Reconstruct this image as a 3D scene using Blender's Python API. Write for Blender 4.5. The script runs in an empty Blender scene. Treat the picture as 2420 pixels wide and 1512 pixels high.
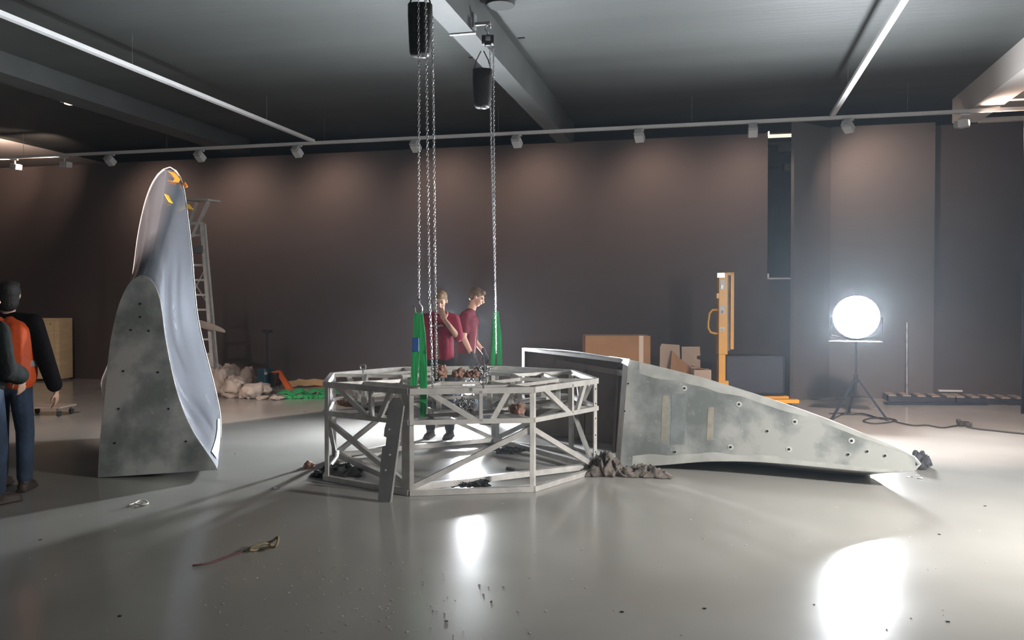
import bpy, bmesh, math, random
from mathutils import Vector, Matrix, noise
from mathutils.bvhtree import BVHTree
random.seed(7)
R = math.radians
SC = bpy.context.scene
COL = SC.collection

# ------------------------------------------------------------------ camera, world, exposure
F, YH, H = 2000.0, 720.0, 1.6
YAW, PITCH = R(13.5), math.atan(36 / 2000.0)
cam_d = bpy.data.cameras.new('camera')
cam_d.sensor_width = 36.0
cam_d.lens = 36.0 * F / 2420.0
cam_d.clip_end = 200
cam = bpy.data.objects.new('camera', cam_d)
COL.objects.link(cam)
cam.location = (0, 0, H)
cam.rotation_euler = (math.pi / 2 - PITCH, 0, YAW)
SC.camera = cam

w = bpy.data.worlds.new('world')
SC.world = w
w.use_nodes = True
w.node_tree.nodes['Background'].inputs[0].default_value = (0.5, 0.42, 0.38, 1)
w.node_tree.nodes['Background'].inputs[1].default_value = 0.05

_n = w.node_tree       # thin scattering haze added to imitate lens glow around the lamps
_v = _n.nodes.new('ShaderNodeVolumeScatter'); _v.inputs['Density'].default_value = 0.00115
_v.inputs['Color'].default_value = (.74, .87, 1, 1); _v.inputs['Anisotropy'].default_value = 0.68
_n.links.new(_v.outputs[0], _n.nodes['World Output'].inputs['Volume'])

SC.view_settings.view_transform = 'Standard'
SC.view_settings.look = 'None'
SC.view_settings.exposure = 0.0
SC.view_settings.gamma = 1.0
SC.view_settings.use_curve_mapping = False
SC.cycles.sample_clamp_indirect = 6.0
SC.cycles.max_bounces = 7
SC.cycles.diffuse_bounces = 4
SC.cycles.glossy_bounces = 4
SC.cycles.volume_bounces = 0
SC.cycles.use_denoising = True
SC.cycles.use_light_tree = False
SC.cycles.blur_glossy = 0.5

LAMP_E = 1050.0      # emission strength of the two work lamps' faces
SPOT_E = 98.0       # W of a track spotlight washing the wall
FILL_E = 2100.0       # W of the general track floods
LAMP2_E = 6500.0
LAMP3_E = 1350.0

# ------------------------------------------------------------------ pixel -> world helpers
def ray(px, py):
    x = (px - 1210) / F; y = -(py - 756) / F
    c, s = math.cos(PITCH), math.sin(PITCH)
    f = c + y * s; z = -s + y * c
    return (x * math.cos(YAW) - f * math.sin(YAW), x * math.sin(YAW) + f * math.cos(YAW), z, f)
def G(px, py, z=0.0):            # where the sight line meets height z
    r = ray(px, py); t = (z - H) / r[2]
    return Vector((r[0] * t, r[1] * t, z))
def P(px, py, d):                # at distance d in front of the camera
    r = ray(px, py); t = d / r[3]
    return Vector((r[0] * t, r[1] * t, H + r[2] * t))
def WY(px, py, Y):               # on the plane y = Y
    r = ray(px, py); t = Y / r[1]
    return Vector((r[0] * t, Y, H + r[2] * t))
FWD = Vector((-math.sin(YAW), math.cos(YAW), 0)); RGT = Vector((math.cos(YAW), math.sin(YAW), 0))

# ------------------------------------------------------------------ materials
def mat(name, col, rough=0.6, metal=0.0, noise_amt=0.0, scale=4.0, col2=None, bump=0.0, bscale=30.0,
        rvar=0.0, stretch=None, emit=None, estr=0.0, detail=6.0, lo=0.4, hi=0.6, coat=0.0, spec=0.5):
    m = bpy.data.materials.new(name); m.use_nodes = True
    nt = m.node_tree; b = nt.nodes['Principled BSDF']
    b.inputs['Base Color'].default_value = (*col, 1)
    b.inputs['Roughness'].default_value = rough
    b.inputs['Metallic'].default_value = metal
    b.inputs['Specular IOR Level'].default_value = spec
    if coat: b.inputs['Coat Weight'].default_value = coat
    if emit:
        b.inputs['Emission Color'].default_value = (*emit, 1)
        b.inputs['Emission Strength'].default_value = estr
    tc = nt.nodes.new('ShaderNodeTexCoord'); mp = nt.nodes.new('ShaderNodeMapping')
    nt.links.new(tc.outputs['Object'], mp.inputs[0])
    if stretch: mp.inputs['Scale'].default_value = stretch
    if col2 or noise_amt:
        n = nt.nodes.new('ShaderNodeTexNoise'); n.inputs['Scale'].default_value = scale
        n.inputs['Detail'].default_value = detail
        nt.links.new(mp.outputs[0], n.inputs['Vector'])
        rp = nt.nodes.new('ShaderNodeValToRGB')
        rp.color_ramp.elements[0].position = lo; rp.color_ramp.elements[1].position = hi
        c2 = col2 or tuple(max(0, c * (1 - noise_amt)) for c in col)
        rp.color_ramp.elements[0].color = (*c2, 1); rp.color_ramp.elements[1].color = (*col, 1)
        nt.links.new(n.outputs['Fac'], rp.inputs[0]); nt.links.new(rp.outputs[0], b.inputs['Base Color'])
        if rvar:
            mr = nt.nodes.new('ShaderNodeMapRange')
            mr.inputs['To Min'].default_value = rough - rvar; mr.inputs['To Max'].default_value = rough + rvar
            nt.links.new(n.outputs['Fac'], mr.inputs[0]); nt.links.new(mr.outputs[0], b.inputs['Roughness'])
    if bump:
        n2 = nt.nodes.new('ShaderNodeTexNoise'); n2.inputs['Scale'].default_value = bscale; n2.inputs['Detail'].default_value = 4
        nt.links.new(mp.outputs[0], n2.inputs['Vector'])
        bp = nt.nodes.new('ShaderNodeBump'); bp.inputs['Strength'].default_value = bump; bp.inputs['Distance'].default_value = 0.02
        nt.links.new(n2.outputs['Fac'], bp.inputs['Height']); nt.links.new(bp.outputs[0], b.inputs['Normal'])
    return m

M = {}
M['floor'] = mat('floor_paint', (0.36, 0.35, 0.325), rough=0.18, noise_amt=0.12, scale=0.9, detail=8, lo=0.3, hi=0.7, rvar=0.05, bump=0.05, bscale=2.2)
M['ceiling'] = mat('ceiling_paint', (0.049, 0.053, 0.051), rough=0.6, noise_amt=0.2, scale=0.7, stretch=(0.25, 3, 1), lo=0.35, hi=0.65, bump=0.25, bscale=6)
M['beam'] = mat('beam_paint', (0.062, 0.066, 0.065), rough=0.55, noise_amt=0.15, scale=2, bump=0.1)
M['white_ceiling'] = mat('white_ceiling_paint', (0.72, 0.66, 0.62), rough=0.8, noise_amt=0.06, scale=1)
M['wall'] = mat('wall_paint', (0.056, 0.0415, 0.0375), rough=0.75, noise_amt=0.12, scale=0.6, lo=0.3, hi=0.7, bump=0.05, bscale=3)
M['wall2'] = mat('wall_paint_grey', (0.10, 0.086, 0.082), rough=0.75, noise_amt=0.08, scale=0.6)
M['sidewall'] = mat('side_wall_paint', (0.55, 0.54, 0.52), rough=0.8, noise_amt=0.1, scale=0.6)
M['slot_room'] = mat('dark_teal_paint', (0.045, 0.06, 0.07), rough=0.7, noise_amt=0.1)
M['bag_shadow'] = mat('bag_shadow_grey', (0.022, 0.024, 0.023), rough=0.7)
M['alu'] = mat('mill_aluminium', (0.66, 0.64, 0.61), rough=0.36, metal=0.45, noise_amt=0.15, scale=9, rvar=0.08)
M['steel'] = mat('galvanised_steel', (0.5, 0.5, 0.5), rough=0.35, metal=0.9, noise_amt=0.3, scale=12)
M['dark_plate'] = mat('dark_steel_plate', (0.14, 0.14, 0.14), rough=0.5, metal=0.5, noise_amt=0.2, scale=6)
M['chain'] = mat('chain_steel', (0.62, 0.62, 0.64), rough=0.25, metal=1.0)
M['blackchain'] = mat('black_chain_steel', (0.03, 0.03, 0.03), rough=0.35, metal=0.6)
M['white_metal'] = mat('white_powder_coat', (0.62, 0.62, 0.62), rough=0.45, noise_amt=0.04)
M['black_fabric'] = mat('black_canvas', (0.012, 0.012, 0.012), rough=0.7, noise_amt=0.2, bump=0.4, bscale=25)
M['black'] = mat('black_plastic', (0.015, 0.015, 0.016), rough=0.35, noise_amt=0.1)
M['green'] = mat('green_webbing', (0.02, 0.33, 0.10), rough=0.7, noise_amt=0.25, scale=30, stretch=(1, 1, 0.1), bump=0.3, bscale=60)
M['blue_label'] = mat('blue_tag', (0.03, 0.1, 0.32), rough=0.5, noise_amt=0.05)
M['primer'] = None
M['inner'] = mat('raw_inner_sheet', (0.19, 0.155, 0.13), rough=0.75, metal=0.0, noise_amt=0.25, scale=3)
M['card'] = mat('cardboard', (0.42, 0.21, 0.10), rough=0.85, noise_amt=0.1, scale=3)
M['card_light'] = mat('pale_cardboard', (0.50, 0.36, 0.27), rough=0.85, noise_amt=0.1, scale=4)
M['card_tape'] = mat('pale_packing_tape', (0.75, 0.55, 0.43), rough=0.4, noise_amt=0.03)
M['ply'] = mat('plywood', (0.62, 0.46, 0.27), rough=0.7, noise_amt=0.15, scale=3, stretch=(1, 1, 5))
M['yellow'] = mat('yellow_enamel', (0.72, 0.33, 0.02), rough=0.35, noise_amt=0.06, scale=5)
M['orange'] = mat('orange_enamel', (0.75, 0.14, 0.02), rough=0.35, noise_amt=0.08, scale=5)
M['blue_body'] = mat('teal_blue_enamel', (0.02, 0.09, 0.13), rough=0.35, noise_amt=0.1)
M['navy'] = mat('dark_navy_enamel', (0.018, 0.022, 0.035), rough=0.5, noise_amt=0.1)
M['rubber'] = mat('rubber', (0.02, 0.02, 0.02), rough=0.7, noise_amt=0.1)
M['sack'] = mat('dusty_white_sheeting', (0.46, 0.39, 0.34), rough=0.7, noise_amt=0.12, scale=4, bump=0.5, bscale=9)
M['rag'] = mat('grey_packing_cloth', (0.16, 0.135, 0.118), rough=0.9, noise_amt=0.45, scale=14, bump=0.8, bscale=30)
M['blanket'] = mat('dark_grey_blanket', (0.08, 0.085, 0.095), rough=0.9, noise_amt=0.5, scale=20, bump=0.6, bscale=35)
M['pinkcloth'] = mat('pinkish_brown_cloth', (0.36, 0.20, 0.15), rough=0.8, noise_amt=0.45, scale=22, bump=0.6, bscale=40)
M['tan'] = mat('tan_sheet', (0.42, 0.27, 0.13), rough=0.8, noise_amt=0.2, scale=4)
M['skin'] = mat('skin', (0.55, 0.32, 0.23), rough=0.5, noise_amt=0.06, scale=15)
M['hair_blond'] = mat('dark_blond_hair', (0.30, 0.19, 0.10), rough=0.6, noise_amt=0.5, scale=60, bump=0.6, bscale=90)
M['hair_brown'] = mat('light_brown_hair', (0.17, 0.11, 0.07), rough=0.6, noise_amt=0.5, scale=60, bump=0.6, bscale=90)
M['hair_black'] = mat('black_hair', (0.01, 0.008, 0.007), rough=0.6, noise_amt=0.4, scale=60, bump=0.5, bscale=90)
M['red_shirt'] = mat('crimson_cotton', (0.24, 0.016, 0.045), rough=0.85, noise_amt=0.2, scale=8, bump=0.5, bscale=9)
M['maroon_shirt'] = mat('maroon_cotton', (0.13, 0.014, 0.028), rough=0.85, noise_amt=0.2, scale=8, bump=0.5, bscale=9)
M['trousers'] = mat('black_work_trousers', (0.018, 0.018, 0.02), rough=0.85, noise_amt=0.3, scale=9, bump=0.5, bscale=12)
M['jeans'] = mat('blue_denim', (0.035, 0.06, 0.11), rough=0.85, noise_amt=0.35, scale=7, bump=0.5, bscale=14)
M['jacket'] = mat('black_jacket_cloth', (0.006, 0.005, 0.006), rough=0.9, spec=0.12, noise_amt=0.2, scale=7, bump=0.6, bscale=12)
M['green_jacket'] = mat('dark_green_jacket_cloth', (0.006, 0.0075, 0.0065), rough=0.9, spec=0.12, noise_amt=0.2, scale=7, bump=0.6, bscale=12)
M['hivis'] = mat('orange_hi_vis_cloth', (0.80, 0.11, 0.02), rough=0.6, noise_amt=0.08, bump=0.4, bscale=12)
M['reflect'] = mat('grey_reflective_tape', (0.30, 0.32, 0.36), rough=0.4)
M['glove'] = mat('dark_grey_gloves', (0.035, 0.033, 0.036), rough=0.8, noise_amt=0.2)
M['boot'] = mat('dark_brown_boot_leather', (0.05, 0.035, 0.03), rough=0.6, noise_amt=0.2)
M['tshirt_print'] = mat('white_print', (0.6, 0.5, 0.5), rough=0.7)
M['eye'] = mat('eye', (0.03, 0.02, 0.02), rough=0.2)
M['hole'] = mat('black_hole', (0.01, 0.01, 0.01), rough=0.8)
M['putty_and_lit'] = mat('white_putty_and_lit_strip', (0.62, 0.63, 0.60), rough=0.7, noise_amt=0.1, scale=30)
M['tape_o'] = mat('orange_masking_tape', (0.80, 0.24, 0.02), rough=0.6, noise_amt=0.1)
M['tape_y'] = mat('yellow_masking_tape', (0.85, 0.45, 0.03), rough=0.6, noise_amt=0.1)
M['paper'] = mat('white_paper', (0.7, 0.67, 0.62), rough=0.8, noise_amt=0.1)
M['brownpaper'] = mat('brown_paper', (0.36, 0.29, 0.18), rough=0.8, noise_amt=0.3, scale=20)
M['redwire'] = mat('brown_red_wire', (0.12, 0.04, 0.04), rough=0.5)
M['cable'] = mat('black_cable', (0.03, 0.028, 0.025), rough=0.6)
M['wood'] = mat('pallet_wood', (0.30, 0.24, 0.20), rough=0.8, noise_amt=0.25, scale=5, stretch=(1, 6, 6))
M['panelwhite'] = mat('white_sticker_and_lit_lip', (0.6, 0.58, 0.58), rough=0.5)
M['lamp_face'] = mat('lit_lamp_glass', (1, 1, 1), emit=(0.90, 0.95, 1.0), estr=LAMP_E)
M['lamp_face_strong'] = mat('lit_small_lamp_glass', (1, 1, 1), emit=(0.9, 0.95, 1.0), estr=LAMP2_E)
M['lamp_face_right'] = mat('lit_third_lamp_glass', (1, 1, 1), emit=(1.0, 0.97, 0.93), estr=LAMP3_E)
_nt = M['lamp_face_right'].node_tree       # the reflector behind this glass narrows its beam
_g = _nt.nodes.new('ShaderNodeNewGeometry'); _d = _nt.nodes.new('ShaderNodeVectorMath'); _d.operation = 'DOT_PRODUCT'
_p = _nt.nodes.new('ShaderNodeMath'); _p.operation = 'POWER'; _p.inputs[1].default_value = 3.0
_q = _nt.nodes.new('ShaderNodeMath'); _q.operation = 'MULTIPLY'; _q.inputs[1].default_value = LAMP3_E; _ab = _nt.nodes.new('ShaderNodeMath'); _ab.operation = 'ABSOLUTE'
_nt.links.new(_g.outputs['Normal'], _d.inputs[0]); _nt.links.new(_g.outputs['Incoming'], _d.inputs[1]); _nt.links.new(_d.outputs['Value'], _ab.inputs[0])
_nt.links.new(_ab.outputs[0], _p.inputs[0]); _nt.links.new(_p.outputs[0], _q.inputs[0]); _nt.links.new(_q.outputs[0], _nt.nodes['Principled BSDF'].inputs['Emission Strength'])
M['emerg'] = mat('lit_emergency_lens', (1, 1, 1), emit=(1.0, 0.8, 0.6), estr=2.2)
M['led'] = mat('lit_warm_strip', (1, 1, 1), emit=(1.0, 0.72, 0.45), estr=1.6)
M['spot_lens'] = mat('lit_spot_lens', (1, 1, 1), emit=(1.0, 0.78, 0.6), estr=3.0)

def primer_mat(name, tape=False):
    m = bpy.data.materials.new(name); m.use_nodes = True
    nt = m.node_tree; b = nt.nodes['Principled BSDF']
    b.inputs['Metallic'].default_value = 0.25
    tc = nt.nodes.new('ShaderNodeTexCoord')
    n1 = nt.nodes.new('ShaderNodeTexNoise'); n1.inputs['Scale'].default_value = 1.9; n1.inputs['Detail'].default_value = 7; n1.inputs['Roughness'].default_value = 0.55
    nt.links.new(tc.outputs['Object'], n1.inputs['Vector'])
    r1 = nt.nodes.new('ShaderNodeValToRGB')
    e = r1.color_ramp.elements
    e[0].position = 0.40; e[0].color = (0.22, 0.24, 0.23, 1)
    e[1].position = 0.58; e[1].color = (0.50, 0.51, 0.485, 1)
    x = e.new(0.49); x.color = (0.33, 0.35, 0.34, 1)
    nt.links.new(n1.outputs['Fac'], r1.inputs[0])
    n2 = nt.nodes.new('ShaderNodeTexNoise'); n2.inputs['Scale'].default_value = 26; n2.inputs['Detail'].default_value = 5
    nt.links.new(tc.outputs['Object'], n2.inputs['Vector'])
    r2 = nt.nodes.new('ShaderNodeValToRGB')
    r2.color_ramp.elements[0].position = 0.66; r2.color_ramp.elements[0].color = (0, 0, 0, 1)
    r2.color_ramp.elements[1].position = 0.74; r2.color_ramp.elements[1].color = (0.5, 0.5, 0.5, 1)
    nt.links.new(n2.outputs['Fac'], r2.inputs[0])
    mx = nt.nodes.new('ShaderNodeMix'); mx.data_type = 'RGBA'
    nt.links.new(r2.outputs[0], mx.inputs['Factor'])
    nt.links.new(r1.outputs[0], mx.inputs[6]); mx.inputs[7].default_value = (0.66, 0.67, 0.64, 1)
    nt.links.new(mx.outputs[2], b.inputs['Base Color'])
    b.inputs['Roughness'].default_value = 0.5
    return m
M['primer'] = primer_mat('patchy_grey_primer')
M['shell'] = mat('satin_aluminium_skin', (0.37, 0.395, 0.45), rough=0.25, metal=0.88, noise_amt=0.14, scale=2, stretch=(2.0, 2.0, 0.35), lo=0.3, hi=0.7, rvar=0.08, bump=0.06, bscale=2.2)
M['shell_edge'] = mat('worn_panel_edge', (0.5, 0.5, 0.48), rough=0.5, metal=0.3, noise_amt=0.2)
M['tape_tan'] = mat('tan_filler_stripe', (0.38, 0.35, 0.29), rough=0.7, noise_amt=0.2, scale=9)
M['edge_band'] = mat('pale_grey_primer', (0.52, 0.53, 0.50), rough=0.55, noise_amt=0.25, scale=5, lo=0.35, hi=0.6)
M['dark_patch'] = mat('dark_grey_primer', (0.26, 0.285, 0.285), rough=0.6, noise_amt=0.2, scale=9)

# ------------------------------------------------------------------ mesh builders
class MB:
    def __init__(s): s.b = bmesh.new()
    def box(s, c, size, rot=None, bevel=0.0):
        mtx = Matrix.Translation(Vector(c)) @ (rot.to_4x4() if rot else Matrix.Identity(4)) @ Matrix.Diagonal((*size, 1))
        r = bmesh.ops.create_cube(s.b, size=1.0, matrix=mtx)
        if bevel:
            es = list({e for v in r['verts'] for e in v.link_edges})
            bmesh.ops.bevel(s.b, geom=es, offset=bevel, segments=2, affect='EDGES', profile=0.5)
        return s
    def bar(s, a, b, wd, ht=None, up=Vector((0, 0, 1)), bevel=0.0):
        a, b = Vector(a), Vector(b); ht = ht or wd
        d = b - a; L = d.length
        if L < 1e-6: return s
        x = d.normalized(); y = up.cross(x)
        if y.length < 1e-3: y = Vector((0, 1, 0)).cross(x)
        y.normalize(); z = x.cross(y)
        return s.box((a + b) / 2, (L, wd, ht), Matrix((x, y, z)).transposed(), bevel)
    def tube(s, pts, r, n=8, closed=False, cap=True, rr=None):
        pts = [Vector(p) for p in pts]; N = len(pts); rings = []
        prev = None
        for i, p in enumerate(pts):
            if closed: t = pts[(i + 1) % N] - pts[i - 1]
            else: t = pts[min(i + 1, N - 1)] - pts[max(i - 1, 0)]
            t.normalize()
            if prev is None:
                u = t.cross(Vector((0, 0, 1)))
                if u.length < 0.05: u = t.cross(Vector((0, 1, 0)))
            else:
                u = prev - t * prev.dot(t)
                if u.length < 1e-4: u = t.cross(Vector((0, 0, 1)))
            u.normalize(); prev = u; v = t.cross(u)
            rad = rr[i] if rr else r
            rings.append([s.b.verts.new(p + (u * math.cos(2 * math.pi * k / n) + v * math.sin(2 * math.pi * k / n)) * rad) for k in range(n)])
        for i in range(N if closed else N - 1):
            A, B = rings[i], rings[(i + 1) % N]
            for k in range(n):
                s.b.faces.new((A[k], A[(k + 1) % n], B[(k + 1) % n], B[k]))
        if cap and not closed:
            s.b.faces.new(rings[0][::-1]); s.b.faces.new(rings[-1])
        return s
    def cap(s, a, b, ra, rb, n=12):     # a tapered limb with rounded ends
        a, b = Vector(a), Vector(b); d = (b - a); L = d.length
        if L < 1e-5: return s.ell(a, (ra, ra, ra))
        x = d / L; pts, rr = [], []
        for k in range(5):
            an = math.pi / 2 * (1 - k / 4.0); pts.append(a - x * ra * math.sin(an)); rr.append(max(1e-3, ra * math.cos(an)))
        for k in range(5):
            an = math.pi / 2 * (k / 4.0); pts.append(b + x * rb * math.sin(an)); rr.append(max(1e-3, rb * math.cos(an)))
        return s.tube(pts, 0, n=n, rr=rr)
    def ell(s, c, r, rot=None, seg=16):
        mtx = Matrix.Translation(Vector(c)) @ (rot.to_4x4() if rot else Matrix.Identity(4)) @ Matrix.Diagonal((*r, 1))
        bmesh.ops.create_uvsphere(s.b, u_segments=seg, v_segments=max(6, seg // 2), radius=1.0, matrix=mtx); return s
    def cyl(s, a, b, r1, r2=None, n=20):
        return s.tube([a, b], r1, n=n, rr=[r1, r1 if r2 is None else r2])
    def lathe(s, prof, c, n=24):
        rings = []
        for (r, z) in prof:
            rings.append([s.b.verts.new(Vector(c) + Vector((r * math.cos(2 * math.pi * k / n), r * math.sin(2 * math.pi * k / n), z))) for k in range(n)])
        for A, B in zip(rings, rings[1:]):
            for k in range(n): s.b.faces.new((A[k], A[(k + 1) % n], B[(k + 1) % n], B[k]))
        s.b.faces.new(rings[0][::-1]); s.b.faces.new(rings[-1]); return s
    def prism(s, pts, off):              # polygon pushed along a vector
        off = Vector(off); A = [s.b.verts.new(Vector(p)) for p in pts]; B = [s.b.verts.new(Vector(p) + off) for p in pts]
        s.b.faces.new(A); s.b.faces.new(B[::-1])
        for i in range(len(A)):
            j = (i + 1) % len(A); s.b.faces.new((A[j], A[i], B[i], B[j]))
        return s
    def grid(s, rows, closed=False):
        V = [[s.b.verts.new(Vector(p)) for p in r] for r in rows]
        for i in range(len(V) - 1):
            for j in range(len(V[0]) - (0 if closed else 1)):
                k = (j + 1) % len(V[0])
                s.b.faces.new((V[i][j], V[i][k], V[i + 1][k], V[i + 1][j]))
        return V
    def build(s, name, m, parent=None, smooth=False, recalc=True, auto=None):
        if recalc: bmesh.ops.recalc_face_normals(s.b, faces=s.b.faces)
        me = bpy.data.meshes.new(name)
        for f in s.b.faces: f.smooth = smooth
        if auto:
            for e in s.b.edges:
                if len(e.link_faces) == 2 and e.calc_face_angle(0) > R(auto): e.smooth = False
        s.b.to_mesh(me); s.b.free()
        o = bpy.data.objects.new(name, me)
        if m: me.materials.append(m)
        COL.objects.link(o)
        if parent:
            o.parent = parent
            if parent.type == 'EMPTY' or True:
                o.matrix_parent_inverse = Matrix.Identity(4)
        return o

def tag(o, label=None, cat=None, group=None, kind=None):
    if label: o['label'] = label
    if cat: o['category'] = cat
    if group: o['group'] = group
    if kind: o['kind'] = kind
    return o
def empty(name, loc=(0, 0, 0), rz=0, label=None, cat=None, group=None):
    o = bpy.data.objects.new(name, None); COL.objects.link(o)
    o.location = loc; o.rotation_euler = (0, 0, rz); o.empty_display_size = 0.2
    return tag(o, label, cat, group)
def copy_tree(o, parent=None):
    kids = [c for c in bpy.data.objects if c.parent == o]
    c = o.copy(); COL.objects.link(c); c.parent = parent
    if parent: c.matrix_parent_inverse = Matrix.Identity(4)
    for k in kids: copy_tree(k, c)
    return c
def struct(mb, name, m, **k): return tag(mb.build(name, m, **k), kind='structure')
def local(root, p):              # world point -> root's own axes
    v = Vector(p) - Vector(root.location); return Matrix.Rotation(-root.rotation_euler.z, 3, 'Z') @ v

# ------------------------------------------------------------------ room shell
X0, X1, Y0, Y1, ZC = -19.0, 9.0, -6.0, 15.6, 5.04
struct(MB().box(((X0 + X1) / 2, (Y0 + 19) / 2, -0.1), (X1 - X0, 19 - Y0, 0.2)), 'floor', M['floor'])
struct(MB().box(((-14.4 + 3.85) / 2, (Y0 + 19) / 2, ZC + 0.1), (3.85 + 14.4, 19 - Y0, 0.2)).box(((X1 + 3.85) / 2, 17.3, ZC + 0.1), (X1 - 3.85, 3.4, 0.2)), 'ceiling', M['ceiling'])
# white ceilings left and right of the dark field
struct(MB().box(((X0 - 14.4) / 2, (Y0 + 19) / 2, ZC + 0.1), (-14.4 - X0, 19 - Y0, 0.2)), 'ceiling_left', M['white_ceiling'])
struct(MB().box(((X1 + 4.25) / 2, (Y0 + 15.59) / 2, 4.92), (X1 - 4.25, 15.59 - Y0, 0.24)), 'ceiling_right', M['white_ceiling'])
# back wall with the tall slot; its top stops short of the ceiling
sx0, sx1 = WY(1814, 500, Y1).x, WY(1900, 500, Y1).x
sz0, sz1 = WY(1840, 660, Y1).z, WY(1840, 318, Y1).z
WT = 4.62
mb = MB()
mb.box(((X0 + sx0) / 2, Y1 + 0.1, WT / 2), (sx0 - X0, 0.2, WT))
mb.box(((sx1 + X1) / 2, Y1 + 0.1, WT / 2), (X1 - sx1, 0.2, WT))
mb.box(((sx0 + sx1) / 2, Y1 + 0.1, sz0 / 2), (sx1 - sx0, 0.2, sz0))
mb.box(((sx0 + sx1) / 2, Y1 + 0.1, (sz1 + WT) / 2), (sx1 - sx0, 0.2, WT - sz1))
struct(mb, 'wall_back', M['wall'])
# flat wall face right of the slot, and the darker bay beyond
a, b = WY(1955, 300, Y1).x, WY(2208, 300, Y1).x
struct(MB().box(((a + b) / 2, Y1 - 0.04, WT / 2 + 0.02), (b - a, 0.08, WT + 0.04)), 'trim_5', M['wall2'])
pa, pb = G(1874, 286, 4.64), G(1960, 303, 4.64)
mb = MB(); mb.bar((pa.x, pa.y, 2.32), (pb.x, min(pb.y, 15.5), 2.32), 0.06, 4.64)
struct(mb, 'trim_6', M['wall2'])
# slot frame: pale sill and warm lit head
struct(MB().box(((sx0 + sx1) / 2, Y1 + 0.02, sz0 + 0.012), (sx1 - sx0, 0.26, 0.025)).box((sx0 + 0.012, Y1 + .02, sz0 + 0.05), (0.024, .26, 0.1)), 'trim_7', M['white_metal'])
struct(MB().box(((sx0 + sx1) / 2, Y1 + 0.06, sz1 - 0.012), (sx1 - sx0, 0.2, 0.022)).box((sx0 + .012, Y1 + .06, sz1 + 0.02), (.024, .2, .08)), 'trim_8', M['led'])
# side and rear walls, wall closing the space beyond
struct(MB().box((X0 - 0.1, 6.5, 2.6), (0.2, 25, 5.2)), 'wall_left', M['sidewall'])
struct(MB().box((X1 + 0.1, 6.5, 2.6), (0.2, 25, 5.2)), 'wall_right', M['sidewall'])
struct(MB().box(((X0 + X1) / 2, Y0 - 0.1, 2.6), (X1 - X0, 0.2, 5.2)), 'wall_front', M['sidewall'])
struct(MB().box(((X0 + X1) / 2, 19.1, 2.6), (X1 - X0, 0.2, 5.2)), 'wall_far', M['slot_room'])
# things seen through the slot in the next room
o = MB().box(WY(1850, 340, 18.86), (0.9, 0.3, 0.05)).box(WY(1868, 352, 18.86), (0.5, 0.3, 0.16)).build('wall_shelf', M['sack'])
tag(o, 'pale shelf high in the next room seen through the wall slot', 'shelf')
o = MB().box(WY(1876, 396, 18.86), (0.4, 0.3, 0.13)).build('storage_box', M['paper'])
tag(o, 'small white box seen through the upper wall slot', 'box')
o = MB().box(WY(1828, 374, 18.9), (0.3, 0.2, 0.42)).build('equipment_cabinet', M['black'])
tag(o, 'dark cabinet in the next room seen through the wall slot', 'cabinet')

# ceiling beams
yb0, yb1 = Y0, 18.9
struct(MB().box((-2.735, (yb0 + 15.9) / 2, 4.82), (0.27, 15.9 - yb0, 0.44)), 'trim_1', M['beam'])
struct(MB().box((-9.65, (yb0 + 15.9) / 2, 4.895), (0.46, 15.9 - yb0, 0.29)), 'trim_2', M['beam'])
struct(MB().box((4.05, (yb0 + 15.58) / 2, 4.84), (0.4, 15.58 - yb0, 0.4)), 'trim_3', M['white_ceiling'])
struct(MB().box((6.6, 15.54, 4.66), (4.7, 0.10, 0.07)), 'trim_4', M['white_ceiling'])
struct(MB().box((6.6, 14.25, 4.75), (4.7, 0.14, 0.12)), 'trim_9', M['white_ceiling'])
# dark disc for the chain bag's cast shadow; ceiling fixings by the middle beam
o = MB().lathe([(0.16, 0), (0.17, 0.03), (0.12, 0.05)], G(1182, 14, ZC - 0.06)).build('bag_shadow_disc', M['bag_shadow'])
tag(o, 'round dark disc standing for the chain bag shadow on the ceiling beside the middle beam', 'shadow disc')
for px, py in ((1116, 136), (1232, 90)):
    o = MB().box(G(px, py, ZC - 0.005), (0.09, 0.03, 0.012)).build('ceiling_clip', M['black'])
    tag(o, 'small black clip on the dark ceiling ' + ('left' if px < 1150 else 'right') + ' of the middle beam', 'ceiling clip')

# ------------------------------------------------------------------ lighting tracks and spotlights
TY, TZ = 14.33, 4.60
def track(name, a, b, label):
    t = empty(name, (0, 0, 0), 0, label, 'lighting track')
    MB().bar(a, b, 0.075, 0.05).build('rail', M['white_metal'], t)
    a, b = Vector(a), Vector(b); n = max(2, int((b - a).length / 3))
    for i in range(n):
        p = a.lerp(b, (i + 0.5) / n)
        MB().cyl((p.x, p.y, TZ + 0.02), (p.x, p.y, ZC), 0.003, n=6).build('suspension_wire', M['steel'], t)
    return t
track('lighting_track', (-18.5, TY, TZ - .03), (4.55, TY, TZ - .03), 'long white ceiling track running along the back wall')
track('lighting_track', (-7.18, -5.5, TZ), (-7.18, TY - 0.04, TZ), 'white ceiling track running towards the back wall above the standing fin')
track('lighting_track', (1.79, -5.5, TZ), (1.79, TY - 0.04, TZ), 'thin white ceiling track running towards the back wall at the right')

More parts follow.
